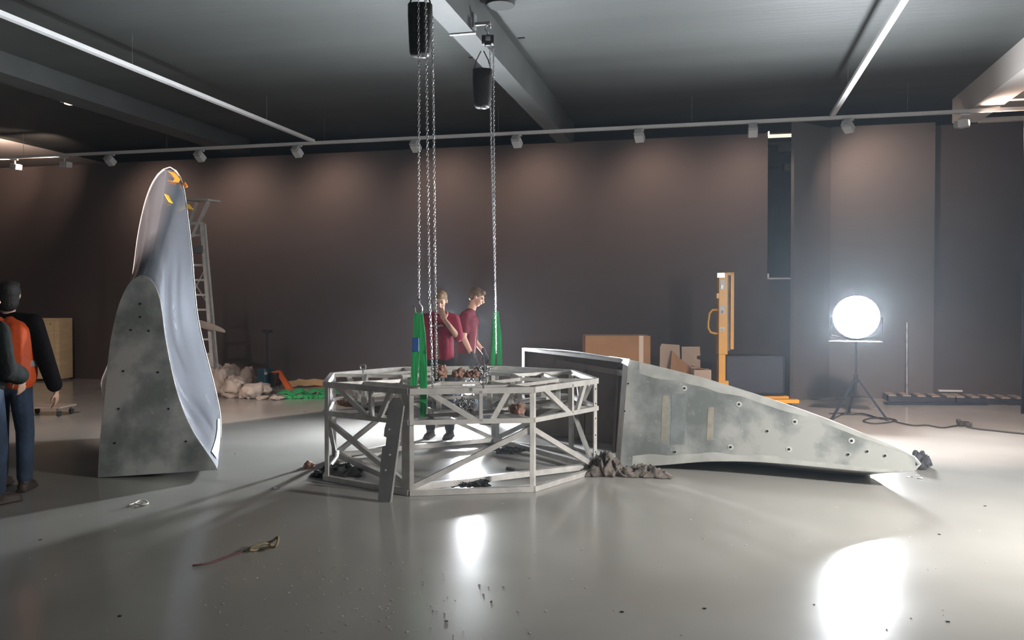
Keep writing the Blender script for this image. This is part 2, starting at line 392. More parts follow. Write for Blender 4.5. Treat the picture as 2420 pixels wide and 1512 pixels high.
def spotlight(loc, aim, label, group, energy, size=70, color=(1.0, 0.74, 0.60), r=0.05, first=True):
    root = empty('track_spotlight', loc, 0, label, 'spotlight', group)
    MB().box((0, 0, -0.045), (0.14, 0.04, 0.03), bevel=0.006).build('adapter', M['white_metal'], root)
    MB().cyl((0, 0, -0.05), (0, 0, -0.13), 0.018, n=12).build('stem', M['white_metal'], root)
    d = (Vector(aim) - Vector(loc)).normalized()
    hc = Vector((0, 0, -0.18))
    q = d.to_track_quat('-Z', 'Y').to_matrix()
    hd = MB()
    hd.box(hc - d * 0.02, (0.15, 0.12, 0.15), q, bevel=0.012)
    for k in range(3): hd.box(hc - d * (0.105 + 0.018 * k), (0.13, 0.10, 0.008), q)
    h = hd.build('head', M['white_metal'], root)
    MB().cyl(hc + d * 0.056, hc + d * 0.062, 0.045, n=20).build('lens', M['spot_lens'], h)
    L = bpy.data.lights.new('spot_beam', 'SPOT'); L.energy = energy; L.color = color
    L.spot_size = R(size); L.spot_blend = 1.0; L.shadow_soft_size = r
    lo = bpy.data.objects.new('spot_beam', L); COL.objects.link(lo); lo.parent = root
    lo.location = hc + d * 0.12
    lo.rotation_euler = d.to_track_quat('-Z', 'Y').to_euler()
    return root
names = ['leftmost white spotlight on the back track, at the photo edge', 'white spotlight on the back track, second from the left edge',
         'white spotlight on the back track, third from the left edge', 'white spotlight on the back track above and right of the standing fin tip',
         'white spotlight on the back track below the end of the left side track', 'white spotlight on the back track behind the left hoist chains',
         'white spotlight on the back track just right of the right hoist chain', 'white spotlight on the back track right of the middle beam',
         'white spotlight on the back track left above the wall slot', 'white spotlight on the back track just right of the right side track',
         'rightmost white spotlight on the back track under the white ceiling']
for i, px in enumerate((35, 152, 263, 475, 705, 984, 1223, 1512, 1779, 2006, 2280)):
    x = WY(px, 350, TY).x
    x = min(x, 4.4)
    ax = x + (0.25 if i not in (8, 9) else 0 if i == 8 else 0.9)
    aimp = (-16.5, 15.2, 5.1) if i in (0, 1) else ((7.5, 12.6, 4.85) if i == 10 else (ax, Y1, 3.55))
    spotlight((x, TY, TZ - .03), aimp, names[i], 'track spotlights along the back wall', SPOT_E * (1.5 if i in (0, 1) else 1.7 if i == 10 else 1.3 if i == 9 else 1), 125)
# floods on the side tracks, behind and beside the photographer, lighting the hall
FL = [((-7.18, 6.2, TZ), (-5.5, 11.5, 0.0), 1.0, 'white flood on the left side track just outside the picture'),
      ((1.79, 7.4, TZ), (2.6, 12.2, 0.0), 1.5, 'white flood on the right side track just outside the picture'),
      ((-7.18, 5.2, TZ), (-10.5, 11.0, 0.0), 0.6, 'white flood on the left side track, rearmost')]
for loc, aim, e, lb in FL:
    spotlight(loc, aim, lb, 'flood spotlights on the side tracks', FILL_E * e, 58, (1.0, 0.79, 0.70), 0.08)

# emergency light on the dark ceiling at left
p = G(170, 239, ZC - 0.05)
t = empty('emergency_light', p, 0, 'small lit emergency light on the dark red ceiling at far left', 'emergency light')
MB().box((0, 0, 0.01), (0.34, 0.18, 0.08), bevel=0.015).build('housing', M['white_metal'], t)
MB().box((0.03, -0.02, -0.045), (0.24, 0.12, 0.03), bevel=0.01).build('lens', M['emerg'], t)

# ------------------------------------------------------------------ work lamps on tripods
def work_lamp(foot, hz, aim, label, r=0.30, lens='lamp_face', legspan=0.42, added_door=0.0, extra=()):
    t = empty('work_lamp', foot, 0, label, 'work lamp')
    d = (Vector(aim) - (Vector(foot) + Vector((0, 0, hz)))).normalized()
    q = d.to_track_quat('Z', 'Y').to_matrix()
    st = MB().cyl((0, 0, 0.32), (0, 0, hz - 0.25), 0.016, n=10).cyl((0, 0, 0.5), (0, 0, 0.62), 0.03, n=12)
    st.build('pole', M['black'], t)
    for k in range(3):
        an = R(95 + 120 * k)
        e = Vector((math.cos(an) * legspan, math.sin(an) * legspan, 0.015))
        lg = MB().bar((0, 0, 0.58), e, 0.035, 0.02).bar((0, 0, 0.33), e * 0.5 + Vector((0, 0, 0.29)), 0.012)
        l = lg.build('leg', M['navy'], t)
        MB().ell(e, (0.03, 0.03, 0.015), seg=10).build('foot_cap', M['rubber'], l)
    for hh, am in [(hz, aim)] + list(extra):
        c = Vector((0, 0, hh))
        d = (Vector(am) - (Vector(foot) + c)).normalized(); q = d.to_track_quat('Z', 'Y').to_matrix()
        yk = MB().tube([c + q @ Vector((-r - .03, 0, 0)), c + q @ Vector((-r - .03, -0.25, -0.05)), c + Vector((0, 0, -r - 0.02)), c + q @ Vector((r + .03, -0.25, -0.05)), c + q @ Vector((r + .03, 0, 0))], 0.012, n=8)
        yk.build('bracket', M['black'], t)
        hb = MB()
        prof = [(r * 0.35, -0.16), (r * 0.55, -0.15), (r * 0.98, -0.02), (r * 1.03, 0.015), (r * 1.03, 0.03)]
        rings = []
        n = 28
        for (rr, z) in prof:
            rings.append([hb.b.verts.new(c + q @ Vector((rr * math.cos(2 * math.pi * k / n), rr * math.sin(2 * math.pi * k / n), z))) for k in range(n)])
        for A, B in zip(rings, rings[1:]):
            for k in range(n): hb.b.faces.new((A[k], A[(k + 1) % n], B[(k + 1) % n], B[k]))
        hb.b.faces.new(rings[0][::-1])
        hd = hb.build('housing', M['black'], t, smooth=True)
        gl = MB(); A = []
        for (rr, z) in ((1e-3, 0.05), (r * .4, 0.045), (r * 0.75, 0.03), (r * 1.0, 0.005)):
            A.append([c + q @ Vector((rr * math.cos(2 * math.pi * k / n), rr * math.sin(2 * math.pi * k / n), z)) for k in range(n)])
        gl.grid(A, closed=True)
        gl.build('lens', M[lens], hd, smooth=True)
        if added_door:
            e = c + q @ Vector((0, 0, 0.02)); side = Vector((0, 0, 1)).cross(d).normalized(); dh = Vector((d.x, d.y, 0)).normalized()
            b0 = c - Vector((0, 0, r + .02)) + dh * 0.04
            MB().prism([b0 - side * r, b0 + side * r, b0 + side * r * 1.15 + dh * added_door, b0 - side * r * 1.15 + dh * added_door], Vector((0, 0, -.008))).build('added_barn_door', M['black'], hd)  # added flap that keeps the beam off the floor by the stand
    return t
L1 = G(2022, 988)
work_lamp(L1, 1.42, (0.0, 2.0, 4.2), 'blazing round work lamp on black tripod behind the lying fin', added_door=0.42)
OC3 = (0.9, 7.2, 0.0)
L2 = P(1108, 778, 11.9); hz2 = L2.z; L2.z = 0
work_lamp(L2, hz2, (-3.0, 0.0, 4.5), 'work lamp stand with two heads hidden behind the walking person', r=0.10, lens='lamp_face_strong', legspan=.25, extra=[(0.43, (-3.0, 0.0, 3.5))])
L3 = RGT * 5.2 + FWD * 4.3
work_lamp(L3, 2.3, OC3, 'third work lamp on tripod standing just outside the picture at right', r=0.22, lens='lamp_face_right')

# ------------------------------------------------------------------ octagonal frame
OC = Vector((-2.47, 8.04, 0)); OR = 1.372
def ov(k, z=0.0, r=OR):
    an = R(-90.5 + 45 * k); return OC + Vector((r * math.cos(an), r * math.sin(an), z))
fr = empty('octagonal_truss_frame', OC, 0, 'bare aluminium octagonal truss frame standing in the middle of the floor', 'frame')
def fl(p): return Vector(p) - OC
ZT, ZM = 0.875, 0.615
ring = MB(); ring2 = MB(); ring3 = MB()
for k in range(8):
    ring.bar(fl(ov(k, ZT)), fl(ov(k + 1, ZT)), 0.045, 0.05)
    ring2.bar(fl(ov(k, ZM)), fl(ov(k + 1, ZM)), 0.045, 0.04)
    ring3.bar(fl(ov(k, 0.025)), fl(ov(k + 1, 0.025)), 0.05, 0.045)
ring.build('top_ring', M['alu'], fr); ring2.build('middle_ring', M['alu'], fr); ring3.build('bottom_ring', M['alu'], fr)
for k in range(8):
    p = fl(ov(k)); an = R(-90.5 + 45 * k)
    mb = MB()
    # an angled post: two flat flanges meeting at the corner
    for sgn in (-1, 1):
        q = fl(ov(k + sgn)); dr = (q - p).normalized()
        wv = {0: (0.05, 0.085), 1: (0.03, 0.03), 2: (0.055, 0.05)}.get(k, (0.045, 0.045))[0 if sgn < 0 else 1]
        if k == 0: wv = 0.085 if sgn < 0 else 0.035
        a = p + dr * wv / 2
        mb.bar(a + Vector((0, 0, 0.0)), a + Vector((0, 0, 0.9)), 0.012, wv, up=dr)
    post = mb.build('post', M['alu'], fr)
    if k == 2:
        for z in (0.2, 0.36, 0.52, 0.66, 0.8):
            q = fl(ov(k + 1)) if k == 0 else fl(ov(k - 1))
            dr = (q - p).normalized(); nrm = Vector((dr.y, -dr.x, 0))
            if nrm.dot(p) < 0: nrm = -nrm
            c = p + dr * 0.028 + Vector((0, 0, z)) + nrm * 0.006
            MB().cyl(c, c + nrm * 0.004, 0.007, n=10).build('bolt_hole', M['hole'], post)
for k in range(8):     # lower raking braces, alternately high and low
    lo_k, hi_k = (k, k + 1) if k % 2 == 0 else (k + 1, k)
    a, b = fl(ov(lo_k, 0.06, OR - 0.03)), fl(ov(hi_k, 0.54, OR - 0.03))
    MB().bar(a, b, 0.035, 0.045).build('lower_brace', M['alu'], fr)
for k in range(8):     # truss web between top and middle ring
    a, b = fl(ov(k, 0)), fl(ov(k + 1, 0)); m = a.lerp(b, 0.57)
    mb = MB().bar(m + Vector((0, 0, ZM)), m + Vector((0, 0, ZT)), 0.045, 0.03, up=(b - a))
    mb.bar(a.lerp(b, 0.14) + Vector((0, 0, ZT)), m + Vector((0, 0, ZM)) - (b - a) * 0.03, 0.03, 0.045)
    mb.bar(a.lerp(b, 0.80) + Vector((0, 0, ZT)), a.lerp(b, 0.66) + Vector((0, 0, ZM)), 0.03, 0.045)
    mb.build('web_bracing', M['alu'], fr)
for k in range(0, 8, 2):   # square of bars on the floor
    MB().bar(fl(ov(k, 0.06, OR - 0.05)), fl(ov(k + 2, 0.06, OR - 0.05)), 0.06, 0.05).build('floor_bar', M['alu'], fr)
IR = 0.62
for z, nm in ((ZT, 'inner_top_ring'), (ZM, 'inner_middle_ring')):
    mb = MB()
    for k in range(8): mb.bar(fl(ov(k, z, IR)), fl(ov(k + 1, z, IR)), 0.032, 0.032)
    mb.build(nm, M['alu'], fr)
for k in range(8):
    MB().bar(fl(ov(k, ZT, IR)), fl(ov(k, ZT, OR - 0.03)), 0.035, 0.032).build('top_spoke', M['alu'], fr)
    MB().bar(fl(ov(k, ZM, IR)), fl(ov(k, ZM, OR - 0.03)), 0.035, 0.032).build('middle_spoke', M['alu'], fr)
    q = fl(ov(k, 0, IR)); MB().bar(q + Vector((0, 0, ZM - .02)), q + Vector((0, 0, ZT + .02)), 0.04, 0.04).build('inner_post', M['alu'], fr)
    a = fl(ov(k + 0.0, 0, 1.0)); MB().bar(a + Vector((0, 0, ZM)), a + Vector((0, 0, ZT)), 0.04, 0.04).build('spoke_post', M['alu'], fr)
# intermediate chords
mb = MB()
for k in range(8): mb.bar(fl(ov(k, ZT - 0.002, 1.0)), fl(ov(k + 1, ZT - 0.002, 1.0)), 0.03, 0.03)
mb.build('intermediate_ring', M['alu'], fr)
# perforated strips lying on the middle level
def perf(a, b, wd=0.07):
    a, b = fl(a), fl(b); d = (b - a).normalized(); n = Vector((-d.y, d.x, 0)); L = (b - a).length
    mb = MB()
    for s_ in (-1, 0, 1): mb.bar(a + n * s_ * wd / 2, b + n * s_ * wd / 2, 0.008, 0.02)
    m = int(L / 0.035)
    for i in range(m + 1):
        c = a + d * (L * i / m); mb.bar(c - n * wd / 2, c + n * wd / 2, 0.010, 0.012)
    mb.build('perforated_strip', M['steel'], fr)
perf(ov(7.15, ZM + 0.05, 1.15), ov(0.1, ZM + 0.14, 0.62)); perf(ov(6.9, ZM + 0.05, 0.95), ov(0.0, ZM + 0.10, 0.55))
perf(ov(1.15, ZM + 0.05, 1.1), ov(2.2, ZM + 0.05, 1.05)); perf(ov(1.1, ZM + 0.08, 0.85), ov(2.0, ZM + 0.08, 0.85))
perf(ov(1.0, ZM + 0.05, 0.7), ov(3.2, ZM + 0.05, 0.75))
# eye bolts on the top ring
def eyebolt(p, r=0.028):
    p = fl(p)
    pts = [p + Vector((0, 0, r + 0.035)) + (RGT * math.cos(a) + Vector((0, 0, 1)) * math.sin(a)) * r for a in [2 * math.pi * i / 14 for i in range(14)]]
    MB().tube(pts, 0.008, n=6, closed=True).cyl(p, p + Vector((0, 0, 0.05)), 0.009, n=8).build('eye_bolt', M['steel'], fr)
eyebolt(G(858, 882, 0.9)); eyebolt(G(1143, 918, 0.9))
# plate by the front corner on the middle level
MB().bar(fl(ov(0.12, ZM + 0.035, 1.22)), fl(ov(0.95, ZM + 0.035, 0.98)), 0.22, 0.012).build('deck_plate', M['dark_plate'], fr)
MB().bar(fl(ov(6.4, ZM + 0.03, 1.15)), fl(ov(7.7, ZM + 0.03, 1.1)), 0.06, 0.05).build('deck_plate', M['dark_plate'], fr)

# leaning dark plate in front of the frame
pb, pt = G(909, 1186), P(938, 940, 6.98)
root = empty('notched_steel_plank', pb, 0, 'dark notched steel plank leaning against the front of the octagonal frame', 'plank')
ax = (pt - pb); L = ax.length; ax.normalize()
wv = RGT.copy(); wv = (wv - ax * wv.dot(ax)).normalized(); nv = ax.cross(wv)
outl = [(-0.055, 0), (0.045, 0), (0.05, L * .45), (0.062, L * .7), (0.062, L * .95), (0.03, L), (-0.03, L), (-0.062, L * .93), (-0.062, L * .75),
        (-0.07, L * .7), (-0.07, L * .62), (-0.045, L * .61), (-0.045, L * .53), (-0.07, L * .52), (-0.07, L * .4)]
MB().prism([wv * u + ax * v - nv * 0.01 for u, v in outl], nv * 0.02).build('plate', M['dark_plate'], root)
fg = MB().prism([wv * 0.045 - nv * .012, wv * 0.062 + ax * L * .93 - nv * .012, wv * 0.070 + ax * L * .93 - nv * .012, wv * 0.057 - nv * .012], nv * 0.03)
fg.build('edge_flange', M['alu'], root)
for u, v in ((-0.03, .69), (0.0, .45), (-0.02, .3)):
    c = wv * u + ax * L * v
    MB().cyl(c - nv * 0.014, c + nv * 0.014, 0.008, n=10).build('bolt_hole', M['alu'], root)

# ------------------------------------------------------------------ chain hoists, bags, chains
def chain_mesh(pts, link=0.036, wire=0.0045, wdt=0.012):
    mb = MB(); pts = [Vector(p) for p in pts]
    cum = [0]
    for a, b in zip(pts, pts[1:]): cum.append(cum[-1] + (b - a).length)
    step = link * 0.72; n = int(cum[-1] / step)
    tw = random.random() * 3
    for i in range(n):
        s_ = (i + 0.5) * step; k = 0
        while k < len(cum) - 2 and cum[k + 1] < s_: k += 1
        f = (s_ - cum[k]) / max(1e-6, cum[k + 1] - cum[k]); c = pts[k].lerp(pts[k + 1], f)
        t = (pts[k + 1] - pts[k]).normalized()
        u = t.cross(Vector((0.3, 0.9, 0.2))).normalized(); v = t.cross(u)
        an = tw + (i % 2) * math.pi / 2 + random.uniform(-.25, .25)
        sd = u * math.cos(an) + v * math.sin(an)
        hl = link / 2 - wdt; loop = []
        for q in range(10):
            a2 = 2 * math.pi * q / 10
            cx, cy = math.cos(a2) * (wdt - wire), math.sin(a2) * (wdt - wire)
            loop.append(c + sd * cx + t * (cy + (hl if cy > 0 else -hl)))
        mb.tube(loop, wire, n=5, closed=True)
    return mb
def chain(pts, label, m='chain', group=None, **k):
    o = chain_mesh(pts, **k).build('hoist_chain', M[m], None, smooth=True)
    return tag(o, label, 'chain', group)
ROOF = 4.62
def chain_bag(top, hgt, wd, label, hook_to):
    t = empty('chain_bag', top - Vector((0, 0, hgt)), YAW, label, 'chain bag')
    mb = MB(); n = 20; prof = [(0.55, 0.0), (0.74, 0.02), (0.86, 0.07), (0.93, 0.3), (1.0, 0.75), (1.0, 1.0), (0.93, 1.0), (0.9, 0.8)]
    rings = []
    for rr, z in prof:
        rings.append([(wd / 2 * rr * math.copysign(abs(math.cos(a)) ** 0.75, math.cos(a)), wd * 0.38 * rr * math.copysign(abs(math.sin(a)) ** 0.75, math.sin(a)), z * hgt) for a in [2 * math.pi * q / n for q in range(n)]])
    V = mb.grid(rings, closed=True); mb.b.faces.new(V[0][::-1])
    mb.build('bag', M['black_fabric'], t, smooth=True)
    for s_ in (-1, 1):
        MB().tube([(s_ * wd * 0.47, 0, hgt * 0.93), (s_ * wd * 0.3, 0, hgt + wd * .5), (s_ * 0.015, 0, hgt + wd * 0.95)], 0.007, n=6).build('hanging_strap', M['black'], t)
    MB().ell((wd * .12, -wd * .12, 0.012), (wd * .26, wd * .2, 0.03)).build('bottom_cap', M['chain'], t, smooth=True)
    return t
def hoist(c, s, label):
    t = empty('chain_hoist', c, YAW, label, 'chain hoist')
    MB().cyl((-s * .55, 0, 0), (s * .55, 0, 0), s * .48, n=20).box((0, 0, -s * .3), (s * .6, s * .7, s * .5), bevel=0.01).build('hoist_body', M['black'], t, smooth=False)
    MB().cyl((-s * .2, -s * .5, 0), (s * .25, -s * .5, 0), s * .2, n=16).build('cover', M['steel'], t)
    hk = [(0, 0, s * .4), (0, 0, s * .75), (-s * .22, 0, s * 1.0), (-s * .18, 0, s * 1.3), (s * .02, 0, s * 1.42), (s * .2, 0, s * 1.3), (s * .2, 0, s * 1.1)]
    MB().tube(hk, 0.012, n=8).build('top_hook', M['chain'], t, smooth=True)
    return t
dA, dB = 7.1, 9.35
chain_bag(P(993, 12, dA), 0.43, 0.205, 'black canvas chain bag hanging at the top left over the green sling', None)
c = P(997, -75, dA); c.z = min(c.z, 4.5); hoist(c, 0.13, 'black chain hoist above the left chain bag')
chain_bag(P(1140, 165, dB), 0.42, 0.215, 'black canvas chain bag hanging lower below the middle beam', None)
cB = P(1153, 95, dB); hoist(cB, 0.12, 'black chain hoist hooked under the middle ceiling beam')
o = MB().box(((cB.x - 2.6) / 2 + .01, cB.y, 4.69), (cB.x + 2.6 + .04, 0.04, 0.03)).box((-2.592, cB.y, 4.72), (0.016, 0.12, 0.16)).box((-2.73, cB.y, 4.594), (0.30, 0.05, 0.012)).build('beam_clamp', M['steel'])
tag(o, 'steel bracket clamped to the middle beam above the right hoist', 'clamp')
hookA = P(990, 722, dA)
o = chain([P(989, 0, dA - .08), P(990, 300, dA - .06), P(990, 715, dA)], 'leftmost hoist chain ending at the green sling hook', group=None)
chain([P(1006, 0, dA - .1), P(1010, 350, dA - .06), P(1015, 700, dA), P(1020, 830, dA), P(1024, 985, dA + .3)], 'middle hanging chain reaching down into the octagonal frame')
chain([P(1021, 30, dA + .05), P(1025, 300, dA + .03), P(1028, 640, dA), P(1031, 900, dA + .35)], 'third hanging chain in front of the crimson shirt')
chain([P(1158, 110, dB - .03), P(1160, 300, dB), P(1165, 500, dB), P(1171, 700, dB), P(1172, 840, dB)], 'left of two close chains above the far green sling')
chain([P(1166, 110, dB - .06), P(1167, 300, dB - .05), P(1169, 500, dB - .05), P(1170, 700, dB - .03), P(1172, 830, dB - .03)], 'right of two close chains above the far green sling')

def ribbon(pts, wd, th, wdir):
    mb = MB(); rows = []
    wdir = Vector(wdir).normalized(); pts = [Vector(p) for p in pts]
    for i, p in enumerate(pts):
        t = (pts[min(i + 1, len(pts) - 1)] - pts[max(0, i - 1)]).normalized()
        n = t.cross(wdir).normalized(); ww = wd[i] if isinstance(wd, (list, tuple)) else wd
        rows.append([p - wdir * ww / 2 - n * th / 2, p + wdir * ww / 2 - n * th / 2, p + wdir * ww / 2 + n * th / 2, p - wdir * ww / 2 + n * th / 2])
    V = mb.grid(rows, closed=True); mb.b.faces.new(V[0][::-1]); mb.b.faces.new(V[-1])
    return mb
# left sling
sl = empty('lifting_sling', hookA, 0, 'green lifting sling with blue tag on the left chain hook at the front corner', 'sling')
def rel(p): return Vector(p) - hookA
ribbon([rel(P(986, 738, dA)), rel(P(985, 790, dA - .01)), rel(P(982, 850, dA - .02)), rel(P(977, 912, dA - .03))], [0.05, 0.06, 0.062, 0.055], 0.016, RGT).build('sling_leg', M['green'], sl)
ribbon([rel(P(992, 738, dA)), rel(P(995, 790, dA + .01)), rel(P(999, 850, dA + .04)), rel(P(1001, 920, dA + .1)), rel(P(1000, 984, dA + .14))], [0.05, 0.075, 0.07, 0.062, 0.05], 0.016, RGT).build('sling_leg', M['green'], sl)
MB().box(rel(P(982, 814, dA - .04)), (0.055, 0.012, 0.115), Matrix.Rotation(YAW, 3, 'Z'), bevel=0.004).build('tag_label', M['blue_label'], sl)
hk = [rel(P(990, 700, dA)), rel(P(990, 716, dA)), rel(P(997, 726, dA)), rel(P(996, 738, dA)), rel(P(988, 744, dA)), rel(P(981, 738, dA)), rel(P(980, 727, dA)), rel(P(976, 724, dA))]
o = MB().tube([h + hookA for h in hk], 0.011, n=8).build('lifting_hook', M['chain'], smooth=True)
tag(o, 'steel hook at the end of the leftmost chain above the green sling', 'hook')
# right sling
hB = P(1172, 740, dB)
sr = empty('lifting_sling', hB, 0, 'green lifting sling around the far chain behind the frame', 'sling')
def relb(p): return Vector(p) - hB
ribbon([relb(P(1169, 735, dB + .05)), relb(P(1166, 790, dB + .05)), relb(P(1165, 862, dB + .08))], [0.03, 0.05, 0.05], 0.014, RGT).build('sling_leg', M['green'], sr)
ribbon([relb(P(1175, 735, dB + .05)), relb(P(1179, 790, dB + .05)), relb(P(1181, 862, dB + .08))], [0.03, 0.055, 0.05], 0.014, RGT).build('sling_leg', M['green'], sr)

# chains and cloth heaps in the frame
def heap(name, c, rx, ry, rz, m, label, cat, n=5, seed=0, rough=0.5, group=None, fineness=4):
    random.seed(seed); mb = MB()
    for i in range(n):
        p = Vector((random.uniform(-.6, .6) * rx, random.uniform(-.6, .6) * ry, random.uniform(0.3, .55) * rz))
        s_ = random.uniform(.35, .6)
        r = bmesh.ops.create_icosphere(mb.b, subdivisions=fineness, radius=1.0)
        off = Vector((random.random() * 20, random.random() * 20, random.random() * 20))
        rot = Matrix.Rotation(random.random() * 6, 3, 'Z')
        for v in r['verts']:
            q = v.co.copy(); f = 1 + rough * (noise.noise(q * 1.6 + off) + .6 * (abs(noise.noise(q * 4 + off)) - .25) + .35 * abs(noise.noise(q * 9 + off)))
            q *= f; q = rot @ Vector((q.x * rx * s_ * 1.15, q.y * ry * s_ * 1.15, q.z * rz * s_))
            q = q + p; q.z = max(0.003, q.z); v.co = q
    o = mb.build(name, m, smooth=True)
    o.location = c
    return tag(o, label, cat, group)
def folded(name, c, L, Wd, hz, m, label, cat, seed=0, ang=0.0, lump=0.0):
    random.seed(seed); o1 = Vector((random.random() * 30, random.random() * 30, random.random() * 30)); nu, nv = 64, 40
    dx, dy = Vector((math.cos(ang), math.sin(ang), 0)), Vector((-math.sin(ang), math.cos(ang), 0)); rows_ = []
    for i in range(nu):
        u = i / (nu - 1); row = []
        for j in range(nv):
            v = j / (nv - 1); su, sv = u * 2 - 1, v * 2 - 1
            r = max(abs(su), abs(sv)); ed = max(0.0, 1 - r ** 3)
            wob = 1 + .35 * noise.noise(Vector((su * 1.3, sv * 1.3, 3)) + o1)
            rid = 1 - abs(noise.noise(Vector((su * 2.4 + sv, sv * 2.0, 0)) + o1)) * 2.0
            rid2 = 1 - abs(noise.noise(Vector((su * 5, sv * 5 + su, 5)) + o1)) * 2.0
            body = math.exp(-((su + lump) ** 2) * 2.2) if lump else 1.0
            h_ = hz * ed * (0.15 + body * (.55 * max(0, rid) ** 1.5 + .3 * max(0, rid2)))
            p = dx * (su * L / 2 * wob) + dy * (sv * Wd / 2 * wob) + Vector((0, 0, .004 + h_))
            p += dx * (.12 * L * noise.noise(Vector((su * 3, sv * 3, 9)) + o1)) + dy * (.18 * Wd * noise.noise(Vector((su * 3, sv * 3, 14)) + o1))
            row.append(p)
        rows_.append(row)
    mb = MB(); mb.grid(rows_); o = mb.build(name, m, smooth=True); o.location = c
    md = o.modifiers.new('thick', 'SOLIDIFY'); md.thickness = .006; md.offset = 1
    return tag(o, label, cat)
def chain_heap(c, r, label, m='blackchain', n=5, seed=1, zz=0.05):
    random.seed(seed); pts = []
    for i in range(46):
        a = i * 0.9 + random.uniform(-.3, .3); q = r * (0.25 + 0.75 * random.random())
        pts.append(Vector(c) + RGT * math.cos(a) * q + FWD * math.sin(a) * q * 0.55 + Vector((0, 0, 0.012 + random.random() * zz)))
    return tag(chain_mesh(pts, link=0.04, wire=0.0055, wdt=0.013).build('chain_heap', M[m], smooth=True), label, 'chain')
chain_heap(G(1095, 1152), 0.16, 'black chain heaped on the floor at the front of the frame', seed=2)
chain_heap(G(1135, 1152), 0.10, 'loose black chain end beside the front floor bar', seed=5)
chain_heap(G(1205, 1072), 0.20, 'black chain heap on the floor inside the rear of the frame', seed=3)
chain_heap(ov(0.45, ZM + 0.04, 1.05), 0.09, 'steel chain coiled on the middle level by the green sling', m='chain', seed=4, zz=0.12)
folded('black_cloth', G(800, 1121), 0.46, 0.30, 0.10, M['black_fabric'], 'black crumpled cloth on the floor at the left corner of the frame', 'cloth', 12, YAW + .2)
# sling pipe near left corner
o = MB().tube([G(772, 1120, 0.03), G(782, 1098, .05), G(795, 1082, .07), G(797, 1068, .1)], 0.022, n=8).build('bent_pipe', M['alu'], smooth=True)
tag(o, 'short bent metal pipe on the floor at the left corner of the frame', 'pipe')
def bundle(px, py, s, label, seed):
    p = G(px, py, 0.905)
    return heap('wrapped_bundle', p, s, s * .8, s * 1.15, M['pinkcloth'], label, 'cloth bundle', 4, seed, 0.7, group='pinkish cloth bundles on the frame', fineness=4)
bundle(1047, 893, 0.10, 'pinkish brown cloth bundle on the frame, left of a chain clump', 21)
bundle(1078, 892, 0.07, 'pinkish cloth bundle on the frame below the crimson shirt, right one', 22)
bundle(1116, 893, 0.075, 'upright pinkish cloth bundle on the frame below the maroon shirt', 23)
chain_heap(G(1141, 893, 0.905), 0.08, 'steel chain clump on the frame top beside the upright cloth bundle', m='chain', seed=31, zz=0.1)
heap('wrapped_bundle', ov(7.7, ZM + 0.02, 1.0), 0.1, 0.08, 0.14, M['pinkcloth'], 'pinkish cloth bundle behind the leaning plank on the middle level', 'cloth bundle', 4, 25, .7, 'pinkish cloth bundles on the frame')
heap('wrapped_bundle', ov(6.75, ZM + 0.02, 1.1), 0.12, 0.06, 0.08, M['pinkcloth'], 'flat pinkish cloth bundle in the left bay on the middle level', 'cloth bundle', 4, 26, .7, 'pinkish cloth bundles on the frame')
heap('wrapped_bundle', ov(1.0, ZM + 0.02, 1.1), 0.07, 0.06, 0.09, M['pinkcloth'], 'small pinkish cloth bundle on the middle level by the front right corner', 'cloth bundle', 4, 27, .7, 'pinkish cloth bundles on the frame')

# ------------------------------------------------------------------ the two fins
def resample(pts, n):
    pts = [Vector(p) for p in pts]; cum = [0]
    for a, b in zip(pts, pts[1:]): cum.append(cum[-1] + (b - a).length)
    out = []
    for i in range(n):
        s_ = cum[-1] * i / (n - 1); k = 0
        while k < len(cum) - 2 and cum[k + 1] < s_: k += 1
        f = (s_ - cum[k]) / (cum[k + 1] - cum[k])
        p0, p1, p2, p3 = pts[max(k - 1, 0)], pts[k], pts[k + 1], pts[min(k + 2, len(pts) - 1)]
        t = f   # Catmull-Rom
        out.append(0.5 * ((2 * p1) + (-p0 + p2) * t + (2 * p0 - 5 * p1 + 4 * p2 - p3) * t * t + (-p0 + 3 * p1 - 3 * p2 + p3) * t ** 3))
    return out
def panel(outline, thick, name, m, parent, nx=0):
    """a sheet spanning a closed outline (first half up one side, second half down the other)"""
    n = len(outline) // 2; L = outline[:n]; Rr = outline[::-1][:n]
    mb = MB(); rows = []
    for a, b in zip(L, Rr): rows.append([a.lerp(b, t / 8) for t in range(9)])
    mb.grid(rows)
    bmesh.ops.remove_doubles(mb.b, verts=mb.b.verts, dist=0.0005)
    o = mb.build(name, m, parent, smooth=False)
    md = o.modifiers.new('thick', 'SOLIDIFY'); md.thickness = thick; md.offset = 0
    return o

# ---- standing fin
def dP(py): return 7.8 + 0.35 * (1120 - py) / 480.0
Pl = [(233, 1130), (238, 1040), (246, 960), (254, 880), (262, 810), (272, 760), (283, 718), (296, 688), (312, 664), (333, 652)]
Pr = [(333, 652), (350, 656), (364, 672), (376, 702), (383, 742), (390, 795), (402, 860), (419, 930), (442, 992), (468, 1040), (492, 1074), (515, 1110)]
Ql = [(250, 1042), (252, 985), (243, 925), (240, 900), (262, 845), (285, 770), (303, 700), (314, 648), (324, 570), (334, 515), (347, 465), (363, 427), (382, 403), (402, 395)]
Qr = [(402, 395), (418, 405), (431, 432), (439, 475), (446, 530), (454, 600), (460, 680), (467, 745), (479, 805), (496, 870), (511, 930), (521, 985), (522, 1036)]
def dQ(py): return 10.15 - 0.35 * (1036 - py) / 640.0
N = 40
def fixz(v): v.z = max(v.z, 0.004); return v
FO = G(380, 1120)
fin = empty('curved_metal_fin', FO, 0, 'tall curved grey metal fin standing upright beside the ladder', 'sculpture piece')
def cv(pts, df, n): return [fixz(q) - FO for q in resample([P(x, y, df(y)) for x, y in pts], n)]
